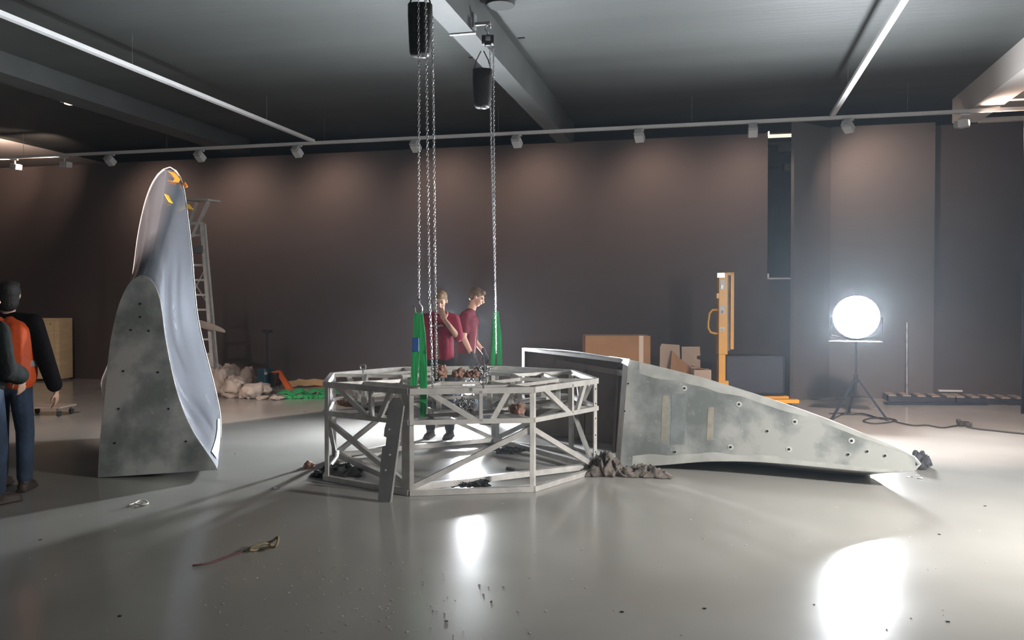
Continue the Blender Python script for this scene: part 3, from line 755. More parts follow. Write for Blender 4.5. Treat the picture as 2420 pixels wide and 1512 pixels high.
pl, pr, ql, qr = cv(Pl, dP, N), cv(Pr, dP, N), cv(Ql, dQ, N), cv(Qr, dQ, N)
Pc = pl + pr[1:]; Qc = ql + qr[1:]
rows = []
NT = 16
for i, (a, b) in enumerate(zip(Pc, Qc)):
    row = []
    u = i / (len(Pc) - 1)
    for j in range(NT + 1):
        t = j / NT
        p = a.lerp(b, t)
        if b.z > a.z + 0.05:      # ramp that climbs late, like a ski jump
            p.z = a.z + (b.z - a.z) * (0.55 * t + 0.45 * t ** 2.2)
        s_ = math.sin(math.pi * t)
        side = max(0.0, (u - 0.5) * 2)
        p -= RGT * (0.16 * s_ * math.sin(math.pi * min(1, side * 1.05)))     # hollow right flank
        lside = max(0.0, (0.5 - u) * 2)
        p += RGT * (0.04 * s_ * math.sin(math.pi * min(1, lside)))
        row.append(p)
    rows.append(row)
mb = MB(); mb.grid(rows)
skin = mb.build('curved_skin', M['shell'], fin, smooth=True)
md = skin.modifiers.new('thick', 'SOLIDIFY'); md.thickness = 0.008; md.offset = -1
md = skin.modifiers.new('sub', 'SUBSURF'); md.levels = 1; md.render_levels = 1
front = panel(Pc, 0.012, 'side_panel', M['primer'], fin)
back = panel(Qc, 0.012, 'rear_panel', M['primer'], fin)
# pale rim seam along the near edge
seam = MB().tube([p for p in Pc], 0.007, n=6); seam.build('edge_seam', M['alu'], fin, smooth=True)
seam = MB().tube([p for p in Qc], 0.008, n=6); seam.build('edge_seam', M['shell_edge'], fin, smooth=True)
def bvh_of(rows_): 
    vs = []; fs = []
    nC = len(rows_[0])
    for r in rows_: vs += [Vector(p) for p in r]
    for i in range(len(rows_) - 1):
        for j in range(nC - 1):
            fs.append((i * nC + j, i * nC + j + 1, (i + 1) * nC + j + 1, (i + 1) * nC + j))
    return BVHTree.FromPolygons(vs, fs)
def hit(bv, px, py, off):
    r = ray(px, py); d = Vector(r[:3]).normalized()
    h = bv.ray_cast(Vector((0, 0, H)) - off, d)
    return (h[0], h[1], d) if h[0] else (None, None, d)
def panel_rows(o): 
    n = len(o) // 2; L = o[:n]; Rr = o[::-1][:n]
    return [[a.lerp(b, t / 8) for t in range(9)] for a, b in zip(L, Rr)]
bvF = bvh_of(panel_rows(Pc)); bvS = bvh_of(rows)
def disc_on(bv, off, px, py, r, m, name, parent, depth=0.004, lift=0.007):
    c, nrm, d = hit(bv, px, py, off)
    if c is None: return
    if nrm.dot(d) > 0: nrm = -nrm
    o = MB().cyl(c + nrm * lift, c + nrm * (lift + depth), r, n=14).build(name, m, parent)
    return o
for px, py in ((332, 718), (332, 749), (310, 780), (352, 782), (292, 877), (374, 880), (281, 966), (399, 966), (272, 1047), (440, 1043)):
    disc_on(bvF, FO, px, py, 0.010, M['hole'], 'bolt_hole', front)
# stains on the panel are in the primer; white strip paints lamplight on the skin's base
lb, rb_ = [(513, 990), (512, 1015), (509, 1035), (504, 1052), (498, 1068)], [(518, 990), (519, 1015), (518, 1035), (516, 1060), (511, 1085)]
rr_ = []
for (xa, ya), (xb, yb) in zip(lb, rb_):
    row = []
    for k in range(4):
        c, nrm, d = hit(bvS, xa + (xb - xa) * k / 3, ya + (yb - ya) * k / 3, FO)
        if c is None: break
        if nrm.dot(d) > 0: nrm = -nrm
        row.append(c + nrm * .010)
    if len(row) == 4: rr_.append(row)
if len(rr_) > 1:
    mb = MB(); mb.grid(rr_); mb.build('lit_base_strip', M['putty_and_lit'], skin)
# strips of tape near the tip
def tape(bv, off, pxs, wd, m, parent, name='masking_tape', lift=0.012):
    pts = []
    nn = None
    for x, y in pxs:
        c, nrm, d = hit(bv, x, y, off)
        if c is None: continue
        if nrm.dot(d) > 0: nrm = -nrm
        nn = nrm; pts.append(c + nrm * lift)
    if len(pts) < 2: return
    t = (pts[-1] - pts[0]).normalized(); wdir = nn.cross(t)
    ribbon(pts, wd, 0.006, wdir).build(name, m, parent)
tape(bvS, FO, [(404, 408), (412, 415), (418, 424), (414, 431), (402, 430)], 0.06, M['tape_o'], skin)
tape(bvS, FO, [(393, 462), (397, 470), (402, 480)], 0.055, M['tape_y'], skin)
tp = P(431, 438, dQ(438)) - FO
MB().tube([tp - RGT * .04, tp + RGT * 0.03 + Vector((0, 0, .02)), tp + RGT * .05 + Vector((0, 0, -.02))], 0.018, n=6).build('masking_tape', M['tape_o'], skin)
tp = P(446, 490, dQ(490)) - FO
MB().prism([tp - RGT * .03 + Vector((0, 0, .05)), tp + RGT * .01 + Vector((0, 0, .03)), tp + RGT * .06 - Vector((0, 0, .03)), tp - RGT * .02 - Vector((0, 0, .01))], FWD * .006).build('masking_tape', M['tape_y'], skin)

# ---- lying fin
def dN(px): return 8.35 - 1.15 * (px - 1465) / (2178 - 1465)
Nt = [(1485, 850), (1560, 868), (1640, 888), (1700, 905), (1780, 930), (1850, 953), (1950, 989), (2050, 1029), (2100, 1050), (2140, 1068), (2165, 1082), (2176, 1096)]
Nb = [(2176, 1096), (2168, 1107), (2145, 1113), (2100, 1115), (2050, 1113), (1980, 1107), (1900, 1099), (1840, 1094), (1780, 1090), (1720, 1089), (1660, 1090), (1600, 1095), (1550, 1099), (1466, 1103)]
Rt = [(1235, 822, 10.6), (1340, 833, 10.25), (1440, 850, 9.9), (1600, 905, 9.4), (1800, 985, 8.75), (1950, 1055, 8.25), (2030, 1098, 7.97), (2064, 1120, 7.85)]
Rb = [(2064, 1120, 7.85), (2055, 1126, 7.86), (2000, 1123, 7.93), (1900, 1114, 8.1), (1700, 1091, 8.6), (1500, 1060, 9.35), (1235, 1021, 10.6)]
LO = G(1700, 1100)
lf = empty('curved_metal_fin', LO, 0, 'long pointed grey metal fin lying on the floor right of the octagonal frame', 'sculpture piece')
nt = [fixz(q) - LO for q in resample([P(x, y, dN(x)) for x, y in Nt], N)]
nb = [fixz(q) - LO for q in resample([P(x, y, dN(x)) for x, y in Nb], N)]
rt = [fixz(q) - LO for q in resample([P(x, y, d) for x, y, d in Rt], N)]
rb = [fixz(q) - LO for q in resample([P(x, y, d) for x, y, d in Rb], N)]
Nc = nt + nb[1:]; Rc = rt + rb[1:]
rows2 = []
for i, (a, b) in enumerate(zip(Nc, Rc)):
    u = i / (len(Nc) - 1); row = []
    for j in range(13):
        t = j / 12; p = a.lerp(b, t)
        if u < 0.5: p.z -= 0.05 * math.sin(math.pi * t) * math.sin(math.pi * u * 2) - 0.03 * math.sin(math.pi * t) * (1 - u * 2)
        p.z = max(p.z, 0.003)
        row.append(p)
    rows2.append(row)
mb = MB(); mb.grid(rows2)
sk2 = mb.build('curved_skin', M['shell_edge'], lf, smooth=True)
md = sk2.modifiers.new('thick', 'SOLIDIFY'); md.thickness = 0.012; md.offset = -1
np_ = panel(Nc, 0.012, 'side_panel', M['primer'], lf)
panel(Rc, 0.012, 'rear_panel', M['inner'], lf)
MB().tube(Nc, 0.006, n=6).build('edge_seam', M['alu'], lf, smooth=True)
bvN = bvh_of(panel_rows(Nc))
for px, py in ((1618, 917), (1747, 955), (1879, 996), (1814, 1018), (1596, 1067), (1727, 1056), (1865, 1061), (2013, 1041), (2005, 1073), (2050, 1066), (2092, 1076)):
    disc_on(bvN, LO, px, py, 0.026 if px in (1618, 1747, 1879, 1727, 1865, 2013) else 0.016, M['putty_and_lit'], 'putty_spot', np_, 0.002, 0.0065)
    disc_on(bvN, LO, px, py, 0.011, M['hole'], 'bolt_hole', np_, 0.005)
for lst, oth in ((nt, nb[::-1]), (nb[::-1], nt)):
    rr_ = []; nrm_p = (nt[0] - nb[-1]).cross(nt[-1] - nb[-1]).normalized()
    if nrm_p.dot(FWD) > 0: nrm_p = -nrm_p
    for i in range(2, N - 3):
        f = 0.10 + .035 * noise.noise(Vector((i * .35, 2.2, len(rr_) * .01)))
        a, b = lst[i], lst[i].lerp(oth[i], f); rr_.append([a + nrm_p * .0072, a.lerp(b, .5) + nrm_p * .0072, b + nrm_p * .0066])
    mb = MB(); mb.grid(rr_); mb.build('pale_edge_band', M['edge_band'], np_)
for px, py in ((1485, 906), (1477, 971), (1470, 1040)):
    disc_on(bvN, LO, px, py, 0.008, M['hole'], 'bolt_hole', np_)
def quad_on(bv, off, x0, y0, x1, y1, m, name, parent, sl=0):
    rr = []
    for yy in (y0, (y0 + y1) / 2, y1):
        r_ = []
        for xx in (x0, (x0 + x1) / 2, x1):
            c, nrm, d = hit(bv, xx + sl * (yy - y0) / (y1 - y0), yy, off)
            if c is None: return
            if nrm.dot(d) > 0: nrm = -nrm
            r_.append(c + nrm * 0.0075)
        rr.append(r_)
    mb = MB(); mb.grid(rr); o = mb.build(name, m, parent)
    md = o.modifiers.new('thick', 'SOLIDIFY'); md.thickness = 0.002
quad_on(bvN, LO, 1566, 935, 1580, 1042, M['tape_tan'], 'filler_stripe', np_, -4)
quad_on(bvN, LO, 1588, 930, 1622, 1050, M['dark_patch'], 'primer_patch', np_, -4)
quad_on(bvN, LO, 1674, 962, 1688, 1040, M['tape_tan'], 'filler_stripe', np_, -4)
# inner flange frame round the open end
ring_o = [nt[0], rt[0], rb[-1], nb[-1]]
cen = (ring_o[0] + ring_o[1] + ring_o[2] + ring_o[3]) / 4
nrm_o = (ring_o[1] - ring_o[0]).cross(ring_o[3] - ring_o[0]).normalized()
mb = MB()
for i in range(4):
    a, b = ring_o[i], ring_o[(i + 1) % 4]
    ins = lambda q: q + (cen - q).normalized() * 0.09
    mb.prism([a, b, ins(b), ins(a)], nrm_o * 0.01)
mb.build('end_flange', M['inner'], lf)
for f_ in (0.33, 0.62):
    a = nt[0].lerp(rt[0], f_); b = nb[-1].lerp(rb[-1], f_); dd = (nt[8] - nt[0]).normalized() * 0.35
    MB().bar(a + dd - Vector((0, 0, .05)), b + dd + Vector((0, 0, .02)), 0.08, 0.03, up=Vector((1, 0, 0))).build('inner_rib', M['inner'], lf)
a, b = nt[4].lerp(rt[4], .06), rt[4].lerp(nt[4], .06)
MB().bar(a - Vector((0, 0, .12)), b - Vector((0, 0, .12)), 0.05, 0.06).build('inner_rib', M['inner'], lf)
MB().prism([P(1440, 841, 8.75) - LO, P(1488, 848, 8.24) - LO, P(1484, 864, 8.25) - LO], Vector((0, 0, -.006)) + FWD * .004).build('lit_corner_lip', M['panelwhite'], lf)  # bent lip of the skin, coloured white for the lamplight on it

# cloths around the lying fin
folded('packing_cloth', G(1436, 1119), 0.40, 0.32, 0.24, M['rag'], 'crumpled brown-grey packing cloth bunched between frame and lying fin', 'cloth', 41, YAW, 0.15)
folded('packing_cloth', G(1521, 1124), 0.46, 0.20, 0.11, M['rag'], 'flatter end of brown-grey packing cloth under the near corner of the lying fin', 'cloth', 47, YAW - .1)
heap('padded_blanket', G(2184, 1106), 0.11, 0.10, 0.15, M['blanket'], 'dark grey padded blanket poking out behind the lying fin tip', 'blanket', 5, 44, .5)
heap('padded_blanket', G(2030, 1121), 0.12, 0.10, 0.085, M['blanket'], 'dark grey blanket roll under the lying fin near its tip', 'blanket', 5, 45, .5)

# ------------------------------------------------------------------ people
def remesh(o, vox, sm=6):
    md = o.modifiers.new('merge', 'REMESH'); md.mode = 'VOXEL'; md.voxel_size = vox; md.use_smooth_shade = True
    md = o.modifiers.new('soft', 'SMOOTH'); md.iterations = sm; md.factor = 0.5
    return o
def arm_chain(mb, sh, el, wr, k=1.0, upto=1.0, ex=0.0):
    sh, el, wr = Vector(sh), Vector(el), Vector(wr)
    mb.cap(sh, sh.lerp(el, min(1, upto * 2)), 0.052 * k + ex, (0.052 - 0.012 * min(1, upto * 2)) * k + ex)
    if upto > 0.5:
        f = (upto - .5) * 2; mb.cap(el, el.lerp(wr, f), 0.041 * k + ex, (0.041 - 0.014 * f) * k + ex)
def hand(mb, wr, dirn, palm, side, curl=0.35, s=1.0):
    """dirn: along the hand, palm: towards the palm side, side: +1/-1 thumb side"""
    d = Vector(dirn).normalized(); n = Vector(palm); n = (n - d * n.dot(d)).normalized(); l = d.cross(n) * side
    wr = Vector(wr); pc = wr + d * 0.05 * s
    rot = Matrix((l, n, d)).transposed()
    mb.ell(pc, (0.041 * s, 0.016 * s, 0.052 * s), rot, seg=14)
    lens = (0.072, 0.080, 0.075, 0.058)
    for i in range(4):
        b0 = pc + d * 0.04 * s + l * (0.029 - 0.0195 * i) * s
        c1 = curl * (0.8 + .15 * i); L = lens[i] * s
        d1 = (d * math.cos(c1) + n * math.sin(c1)); d2 = (d * math.cos(c1 * 2.2) + n * math.sin(c1 * 2.2)); d3 = (d * math.cos(c1 * 3) + n * math.sin(c1 * 3))
        p1 = b0 + d1 * L * .45; p2 = p1 + d2 * L * .32; p3 = p2 + d3 * L * .23
        mb.cap(b0, p1, 0.0095 * s, 0.0088 * s, 8); mb.cap(p1, p2, 0.0088 * s, 0.008 * s, 8); mb.cap(p2, p3, 0.008 * s, 0.007 * s, 8)
    t0 = pc - d * 0.02 * s + l * 0.03 * s; t1 = t0 + (d * .6 + l * .65 + n * .25).normalized() * 0.04 * s; t2 = t1 + (d * .9 + l * .15 + n * .4).normalized() * 0.034 * s
    mb.cap(t0, t1, 0.013 * s, 0.010 * s, 8); mb.cap(t1, t2, 0.010 * s, 0.0085 * s, 8)
def head(mb, c, rot):
    c = Vector(c)
    def q(v): return c + rot @ Vector(v)
    mb.ell(q((0, -0.012, 0.03)), (0.075, 0.095, 0.088), rot)
    mb.ell(q((0, 0.022, -0.02)), (0.06, 0.07, 0.085), rot)
    mb.ell(q((0, 0.045, -0.08)), (0.038, 0.036, 0.03), rot)      # jaw / chin
    mb.cap(q((0, 0.092, 0.012)), q((0, 0.108, -0.022)), 0.009, 0.014, 8)  # nose
    mb.ell(q((0, 0.088, -0.050)), (0.024, 0.012, 0.008), rot)      # lips
    mb.ell(q((0, 0.086, -0.060)), (0.021, 0.011, 0.008), rot)
    for s in (-1, 1):
        mb.ell(q((s * 0.03, 0.078, 0.03)), (0.022, 0.014, 0.009), rot)   # brow
        mb.ell(q((s * 0.078, -0.005, -0.005)), (0.012, 0.02, 0.033), rot)  # ear
        mb.ell(q((s * 0.036, 0.062, -0.025)), (0.022, 0.02, 0.02), rot)   # cheek
def person(loc, rz, label, J, mats, hand_pose, headrot=(0, 0, 0), hair=True, shirt_arm=0.35, sleeve_ex=0.012, gloves=(False, False), jac=0.012, hood=False, scale=1.0):
    t = empty('person', loc, rz, label, 'person'); t.scale = (scale,) * 3
    V = {k: Vector(v) for k, v in J.items()}
    hr = Matrix.Rotation(R(headrot[2]), 3, 'Z') @ Matrix.Rotation(R(headrot[0]), 3, 'X') @ Matrix.Rotation(R(headrot[1]), 3, 'Y')
    b = MB()
    head(b, V['head'], hr)
    b.cap(V['neck'], V['head'] + hr @ Vector((0, -0.01, -0.06)), 0.058, 0.052)
    b.cap(V['chest'] + Vector((-.10, 0, .02)), V['chest'] + Vector((.10, 0, .02)), 0.10, 0.10)
    b.cap(V['chest'], V['pelvis'], 0.11, 0.115); b.cap(V['shl'], V['neck'], .055, .05); b.cap(V['shr'], V['neck'], .055, .05)
    b.cap(V['pelvis'] + Vector((-.06, 0, -.02)), V['pelvis'] + Vector((.06, 0, -.02)), .105, .105)
    for s in 'lr':
        arm_chain(b, V['sh' + s], V['el' + s], V['wr' + s])
        b.cap(V['hip' + s], V['kn' + s], 0.085, 0.055); b.cap(V['kn' + s], V['an' + s], 0.055, 0.038)
        if not gloves[0 if s == 'l' else 1]:
            dn, pm, sd, cu = hand_pose[s]; hand(b, V['wr' + s], dn, pm, sd, cu)
    body = remesh(b.build('body', M['skin'], t), 0.0075, 3)
    for s in (-1, 1):
        MB().ell(V['head'] + hr @ Vector((s * 0.03, 0.083, 0.010)), (0.013, 0.008, 0.007), hr, seg=10).build('eye', M['eye'], body)
    # hair
    if hair:
        h = MB(); c = V['head']
        h.ell(c + hr @ Vector((0, -0.022, 0.05)), (0.086, 0.098, 0.078), hr); h.ell(c + hr @ Vector((0, -0.055, 0.0)), (0.078, 0.06, 0.075), hr)
        h.ell(c + hr @ Vector((0.01, 0.045, 0.088)), (0.055, 0.045, 0.035), hr)
        for s in (-1, 1): h.ell(c + hr @ Vector((s * 0.066, -0.01, 0.035)), (0.02, 0.045, 0.04), hr)
        if hood: h.ell(c + hr @ Vector((0, -0.045, -0.05)), (0.092, 0.085, 0.10), hr); h.ell(c + hr @ Vector((0, -0.01, 0.02)), (0.092, 0.09, 0.10), hr)
        o = remesh(h.build('hair', M[mats['hair']], t), 0.008, 2)
    # upper garment
    g = MB()
    g.cap(V['chest'] + Vector((-.115, 0, .03)), V['chest'] + Vector((.115, 0, .03)), 0.108 + jac, 0.108 + jac)
    g.cap(V['chest'] + Vector((-.06, 0, 0)), V['pelvis'] + Vector((-.06, 0, .0)), 0.108 + jac, 0.105 + jac)
    g.cap(V['chest'] + Vector((.06, 0, 0)), V['pelvis'] + Vector((.06, 0, .0)), 0.108 + jac, 0.105 + jac)
    g.cap(V['shl'], V['neck'] - Vector((0, 0, .015)), .062 + jac, .052 + jac); g.cap(V['shr'], V['neck'] - Vector((0, 0, .015)), .062 + jac, .052 + jac)
    for s in 'lr': arm_chain(g, V['sh' + s], V['el' + s], V['wr' + s], 1.0, shirt_arm, sleeve_ex + jac)
    remesh(g.build(mats.get('top_name', 'shirt'), M[mats['top']], t), 0.011, 5)
    # trousers
    g = MB()
    g.cap(V['pelvis'] + Vector((-.06, 0, -.04)), V['pelvis'] + Vector((.06, 0, -.04)), .112, .112)
    for s in 'lr':
        g.cap(V['hip' + s], V['kn' + s], 0.10, 0.075); g.cap(V['kn' + s], V['an' + s] + Vector((0, 0, .03)), 0.075, 0.062)
    remesh(g.build('trousers', M[mats['legs']], t), 0.011, 4)
    for s in 'lr':
        a = V['an' + s]; tdir = V.get('toe' + s, Vector((0, 1, 0))); tdir = Vector((tdir.x, tdir.y, 0)).normalized()
        g = MB().cap(a + Vector((0, 0, .02)), a + Vector((0, 0, -0.02)), 0.055, 0.05).cap(Vector((a.x, a.y, 0.045)) - tdir * .04, Vector((a.x, a.y, 0.035)) + tdir * 0.16, 0.045, 0.035)
        g.box(Vector((a.x, a.y, 0.012 + (a.z - .09) * .9)) + tdir * 0.05, (0.09, 0.28, 0.022), Matrix.Rotation(math.atan2(-tdir.x, tdir.y), 3, 'Z'), bevel=0.008)
        remesh(g.build('shoe', M[mats['shoe']], t), 0.01, 2)
    for i, s in enumerate('lr'):
        if gloves[i]:
            g = MB(); dn, pm, sd, cu = hand_pose[s]; hand(g, V['wr' + s], dn, pm, sd, cu, 1.12)
            g.cap(V['wr' + s] - Vector(dn).normalized() * .04, V['wr' + s] + Vector(dn).normalized() * .01, .036, .034)
            remesh(g.build('glove', M['glove'], t), 0.007, 2)
    return t, V, hr

# local axes: +y = the way the person faces, -x = their left
base = dict(pelvis=(0, 0, .97), chest=(0, 0, 1.30), neck=(0, 0.0, 1.49), head=(0, 0.03, 1.665), shl=(-.185, 0, 1.43), shr=(.185, 0, 1.43),
            ell=(-.25, -.02, 1.14), elr=(.25, -.02, 1.14), wrl=(-.25, .08, .90), wrr=(.25, .08, .90), hipl=(-.09, 0, .92), hipr=(.09, 0, .92),
            knl=(-.11, .03, .50), knr=(.11, .03, .50), anl=(-.12, 0, .09), anr=(.12, 0, .09))
DN = (0, 0.1, -1)
rest = {'l': (DN, (1, 0, 0), 1, .35), 'r': (DN, (-1, 0, 0), -1, .35)}
# man in crimson: faces the camera, hand raised to his face
c1 = P(1040, 1000, 10.2); c1.z = 0
J = dict(base); J.update(chest=(0, .03, 1.30), neck=(-.01, .05, 1.49), head=(-.035, .10, 1.645), shl=(-.18, .02, 1.42), shr=(.18, .02, 1.42),
                         ell=(-.27, .12, 1.20), wrl=(-.13, .23, 1.42), elr=(.23, -.02, 1.14), wrr=(.20, .06, .88))
hp = {'l': ((.45, -.1, 1), (.3, -1, 0), -1, .25), 'r': (DN, (-1, 0, 0), -1, .35)}
t1, V1, _ = person(c1, YAW + math.pi - R(22) + R(10), 'person in crimson t-shirt holding a hand to the face behind the frame', J,
                   dict(hair='hair_blond', top='red_shirt', legs='trousers', shoe='boot'), hp, headrot=(-24, 0, 12), shirt_arm=0.45)
for i, (dx, wd_, h_) in enumerate(((-.075, .014, .02), (-.055, .012, .024), (-.035, .016, .022), (-.012, .014, .022), (.012, .016, .024), (.034, .012, .018), (.052, .014, .022), (.072, .01, .012))):
    MB().box((dx, .150, 1.352 + .004 * math.sin(i * 2)), (wd_, .006, h_)).build('chest_print', M['tshirt_print'], t1)
# man in maroon walking right, looking down
c2 = P(1103, 1000, 11.25); c2.z = 0
J = dict(base); J.update(chest=(0, .03, 1.34), pelvis=(0, 0, .98), neck=(0, .06, 1.52), head=(0, .14, 1.70), shl=(-.17, .02, 1.45), shr=(.17, .02, 1.45),
                         ell=(-.23, .03, 1.16), wrl=(-.21, .20, .95), elr=(.21, -.0, 1.17), wrr=(.21, .12, .93), knl=(-.1, .20, .53), knr=(.1, -.12, .50),
                         anl=(-.1, .24, .09), anr=(.1, -.32, .12))
hp = {'l': ((0, .35, -1), (1, 0, 0), 1, .45), 'r': ((0, .3, -1), (-1, 0, 0), -1, .45)}
t2, V2, _ = person(c2, YAW - R(90) - R(8), 'person in maroon t-shirt and gloves walking right with lowered head', J,
                   dict(hair='hair_brown', top='maroon_shirt', legs='trousers', shoe='boot'), hp, headrot=(-26, 0, 0), shirt_arm=0.30, gloves=(True, True))
# person in hi-vis vest at the left edge, seen from behind
c3 = P(22, 1100, 7.25); c3.z = 0
J = dict(base); J.update(head=(.01, .02, 1.685), elr=(.30, -.02, 1.15), wrr=(.37, .04, .86), ell=(-.27, 0, 1.14), wrl=(-.26, .05, .88),
                         knr=(.11, .05, .5), anr=(.13, -.02, .09), knl=(-.11, .08, .5), anl=(-.14, .16, .09), shr=(.20, 0, 1.44), shl=(-.20, 0, 1.44))
t3, V3, _ = person(c3, YAW + R(8), 'person in orange vest over black jacket and jeans seen from behind', J,
                   dict(hair='hair_black', top='jacket', legs='jeans', shoe='boot', top_name='jacket'), rest, shirt_arm=0.92, jac=0.022, sleeve_ex=0.014, hood=True)
g = MB()
for s in (-1, 1):
    g.cap((s * .09, -.012, 1.34), (s * .085, -.012, 1.0), 0.150, 0.150)
    g.cap((s * .13, -.01, 1.37), (s * .05, -.01, 1.43), .10, .095)
remesh(g.build('hi_vis_vest', M['hivis'], t3), 0.011, 3)
for z in (1.10,):
    mb = MB(); n = 28; rows_ = []
    for zz in (z - .025, z + .025): rows_.append([(0.245 * math.cos(2 * math.pi * k / n), -.012 + 0.156 * math.sin(2 * math.pi * k / n), zz) for k in range(n)])
    mb.grid(rows_, closed=True); o = mb.build('reflective_band', M['reflect'], t3, smooth=True)
# nearer person at the very edge in dark green
c4 = P(-38, 1150, 6.75); c4.z = 0
J = dict(base); J.update(head=(0, .03, 1.64), chest=(0, 0, 1.28), neck=(0, 0, 1.47), shl=(-.2, 0, 1.38), shr=(.19, 0, 1.38), elr=(.24, .02, 1.10), wrr=(.14, .22, 1.02), ell=(-.26, 0, 1.14),
                         anr=(.11, .04, .09), knr=(.11, .05, .5))
t4, V4, _ = person(c4, YAW - R(28), 'person in dark green jacket half cut off by the left photo edge', J,
                   dict(hair='hair_black', top='green_jacket', legs='jeans', shoe='boot', top_name='jacket'), rest, shirt_arm=0.95, jac=0.03, sleeve_ex=0.02)

# ------------------------------------------------------------------ background things, left
# plywood crate
q0 = G(97, 893); q1 = G(180, 897)
cr = empty('plywood_crate', Vector(((q0.x + q1.x) / 2, 15.1, 0)), R(9), 'tall pale plywood crate against the back wall at left', 'crate')
CW, CD, CH = 0.95, 0.45, 1.27
MB().box((0, 0, CH / 2 + .05), (CW, CD, CH), bevel=0.004).build('crate_body', M['ply'], cr)
for x in (-CW / 2 + .05, CW / 2 - .05): MB().box((x, -CD / 2 - .012, CH / 2 + .05), (0.09, .02, CH)).build('corner_batten', M['ply'], cr)
for x in (-.35, .35): MB().box((x, 0, .025), (.1, CD, .05)).build('skid', M['wood'], cr)
for x, z in ((-.33, 1.17), (-.30, 1.0)): MB().box((x, -CD / 2 - .024, z), (.14, .006, .08)).build('hand_hole', M['hole'], cr)
for x in (.1, .28, .38):
    for z in (.2, .7, 1.2): MB().cyl((x, -CD / 2 - .003, z), (x, -CD / 2, z), .012, n=8).build('screw_head', M['black'], cr)
# wheeled dolly
q = G(112, 985); dl = empty('wheeled_dolly', q, R(10), 'flat wooden dolly on a dark castor behind the person in orange vest', 'dolly')
MB().box((-.12, .2, .13), (.62, .42, .025), bevel=0.004).build('deck', M['wood'], dl)
for x, y in ((.14, .05), (-.38, .05), (.14, .36), (-.38, .36)):
    ca = MB().box((x, y, .10), (.05, .05, .04)).build('castor', M['steel'], dl)
    MB().cyl((x - .015, y, .045), (x + .015, y, .045), .045, n=16).build('wheel', M['rubber'], ca)

# ladder: tall platform stepladder behind the standing fin
LD = 15.3
def lp(px, py, dd=0): return P(px, py, LD + dd)
LB = G(490, 929) ; LB = P(480, 900, LD); LB.z = 0
ld = empty('platform_ladder', LB, 0, 'tall aluminium platform ladder leaning behind the standing fin', 'ladder')
def lr(p): return Vector(p) - LB
foot1, foot2 = lp(502, 0), lp(440, 0); foot1.z = foot2.z = 0.01
tr, tl = lp(478, 528), lp(442, 528)
ft = lp(507, 0, .0); ft.z = .01
MB().bar(lr(foot1), lr(tr), .09, .06).build('side_rail', M['alu'], ld)
MB().bar(lr(foot2 - RGT * .1), lr(tl), .09, .06).build('side_rail', M['alu'], ld)
for k in range(11):
    f = (k + 0.6) / 11.4
    a = foot1.lerp(tr, f); b = (foot2 - RGT * .1).lerp(tl, f)
    MB().bar(lr(a), lr(b), .05, .035).build('rung', M['alu'], ld)
# rear support frame
rr1 = lp(512, 0, .35); rr1.z = .01; rl1 = lp(450, 0, .35); rl1.z = .01
MB().bar(lr(rr1), lr(tr + FWD * .1), .05, .04).build('rear_leg', M['alu'], ld)
MB().bar(lr(rl1), lr(tl + FWD * .1), .05, .04).build('rear_leg', M['alu'], ld)
MB().bar(lr(lp(483, 640, .2)), lr(lp(452, 700, .2)), .03, .02).build('cross_brace', M['alu'], ld)
MB().bar(lr(lp(486, 710, .2)), lr(lp(450, 650, .2)), .03, .02).build('cross_brace', M['alu'], ld)
# upper rails and platform
MB().bar(lr(lp(455, 560)), lr(lp(494, 474)), .075, .05).build('upper_rail', M['alu'], ld)
MB().bar(lr(lp(444, 540)), lr(lp(466, 478)), .06, .04).build('upper_rail', M['alu'], ld)
MB().bar(lr(lp(437, 472, .2)), lr(lp(507, 474, -.1)), .32, .035).build('platform', M['alu'], ld)
MB().box(lr(lp(466, 590, .02)), (.26, .25, .13), Matrix.Rotation(YAW, 3, 'Z')).build('tool_tray', M['dark_plate'], ld)
MB().box(lr(lp(467, 528, 0)), (.24, .1, .05), Matrix.Rotation(YAW, 3, 'Z')).build('hinge_plate', M['alu'], ld)
# cloth hanging on a rung
mb = MB(); pts = [lp(462, 760, -.1), lp(480, 768, -.14), lp(500, 772, -.2), lp(520, 778, -.2), lp(534, 784, -.2)]
ribbon(pts, [.12, .16, .13, .10, .06], .04, Vector((0, 0, 1))).build('rag_cloth', M['sack'])
o = bpy.data.objects['rag_cloth']; tag(o, 'pale rag hanging over the ladder rung with a frayed end', 'rag')
for m_ in (o.modifiers.new('s', 'SUBSURF'),): m_.levels = 2; m_.render_levels = 2

# heap of white sheeting
random.seed(5)
sk = [(522, 935, .55, .5, .50), (560, 938, .45, .4, .42), (508, 905, .4, .3, .60), (545, 915, .4, .35, .45), (590, 940, .42, .32, .30), (612, 930, .4, .3, .22), (640, 944, .35, .2, .10), (500, 880, .35, .3, .75), (570, 908, .35, .3, .40)]
lab = ['big white sheeting bundle at the foot of the ladder', 'white crumpled sheeting bundle in the middle front of the heap', 'white sheeting bundle close behind the standing fin edge',
       'rounded white sheeting bundle in the heap centre', 'low white sheeting bundle in the right front of the heap', 'flat white sheeting piece at the right of the heap',
       'thin end of the white sheeting nearest the green straps', 'topmost white sheeting bundle below the ladder', 'small white sheeting bundle at the heap back by the pallet truck']
for i, (px, py, rx, ry, rz) in enumerate(sk):
    p = G(px, max(py, 915)) if py > 900 else G(px, 922)
    if i == 7: p = G(505, 921)
    if i == 2: p = G(506, 934)
    heap('sheeting_bundle', p, rx * .75, ry * .7, rz * .85, M['sack'], lab[i], 'sheeting', 3, 60 + i, .55, 'white sheeting bundles in the heap', fineness=3)

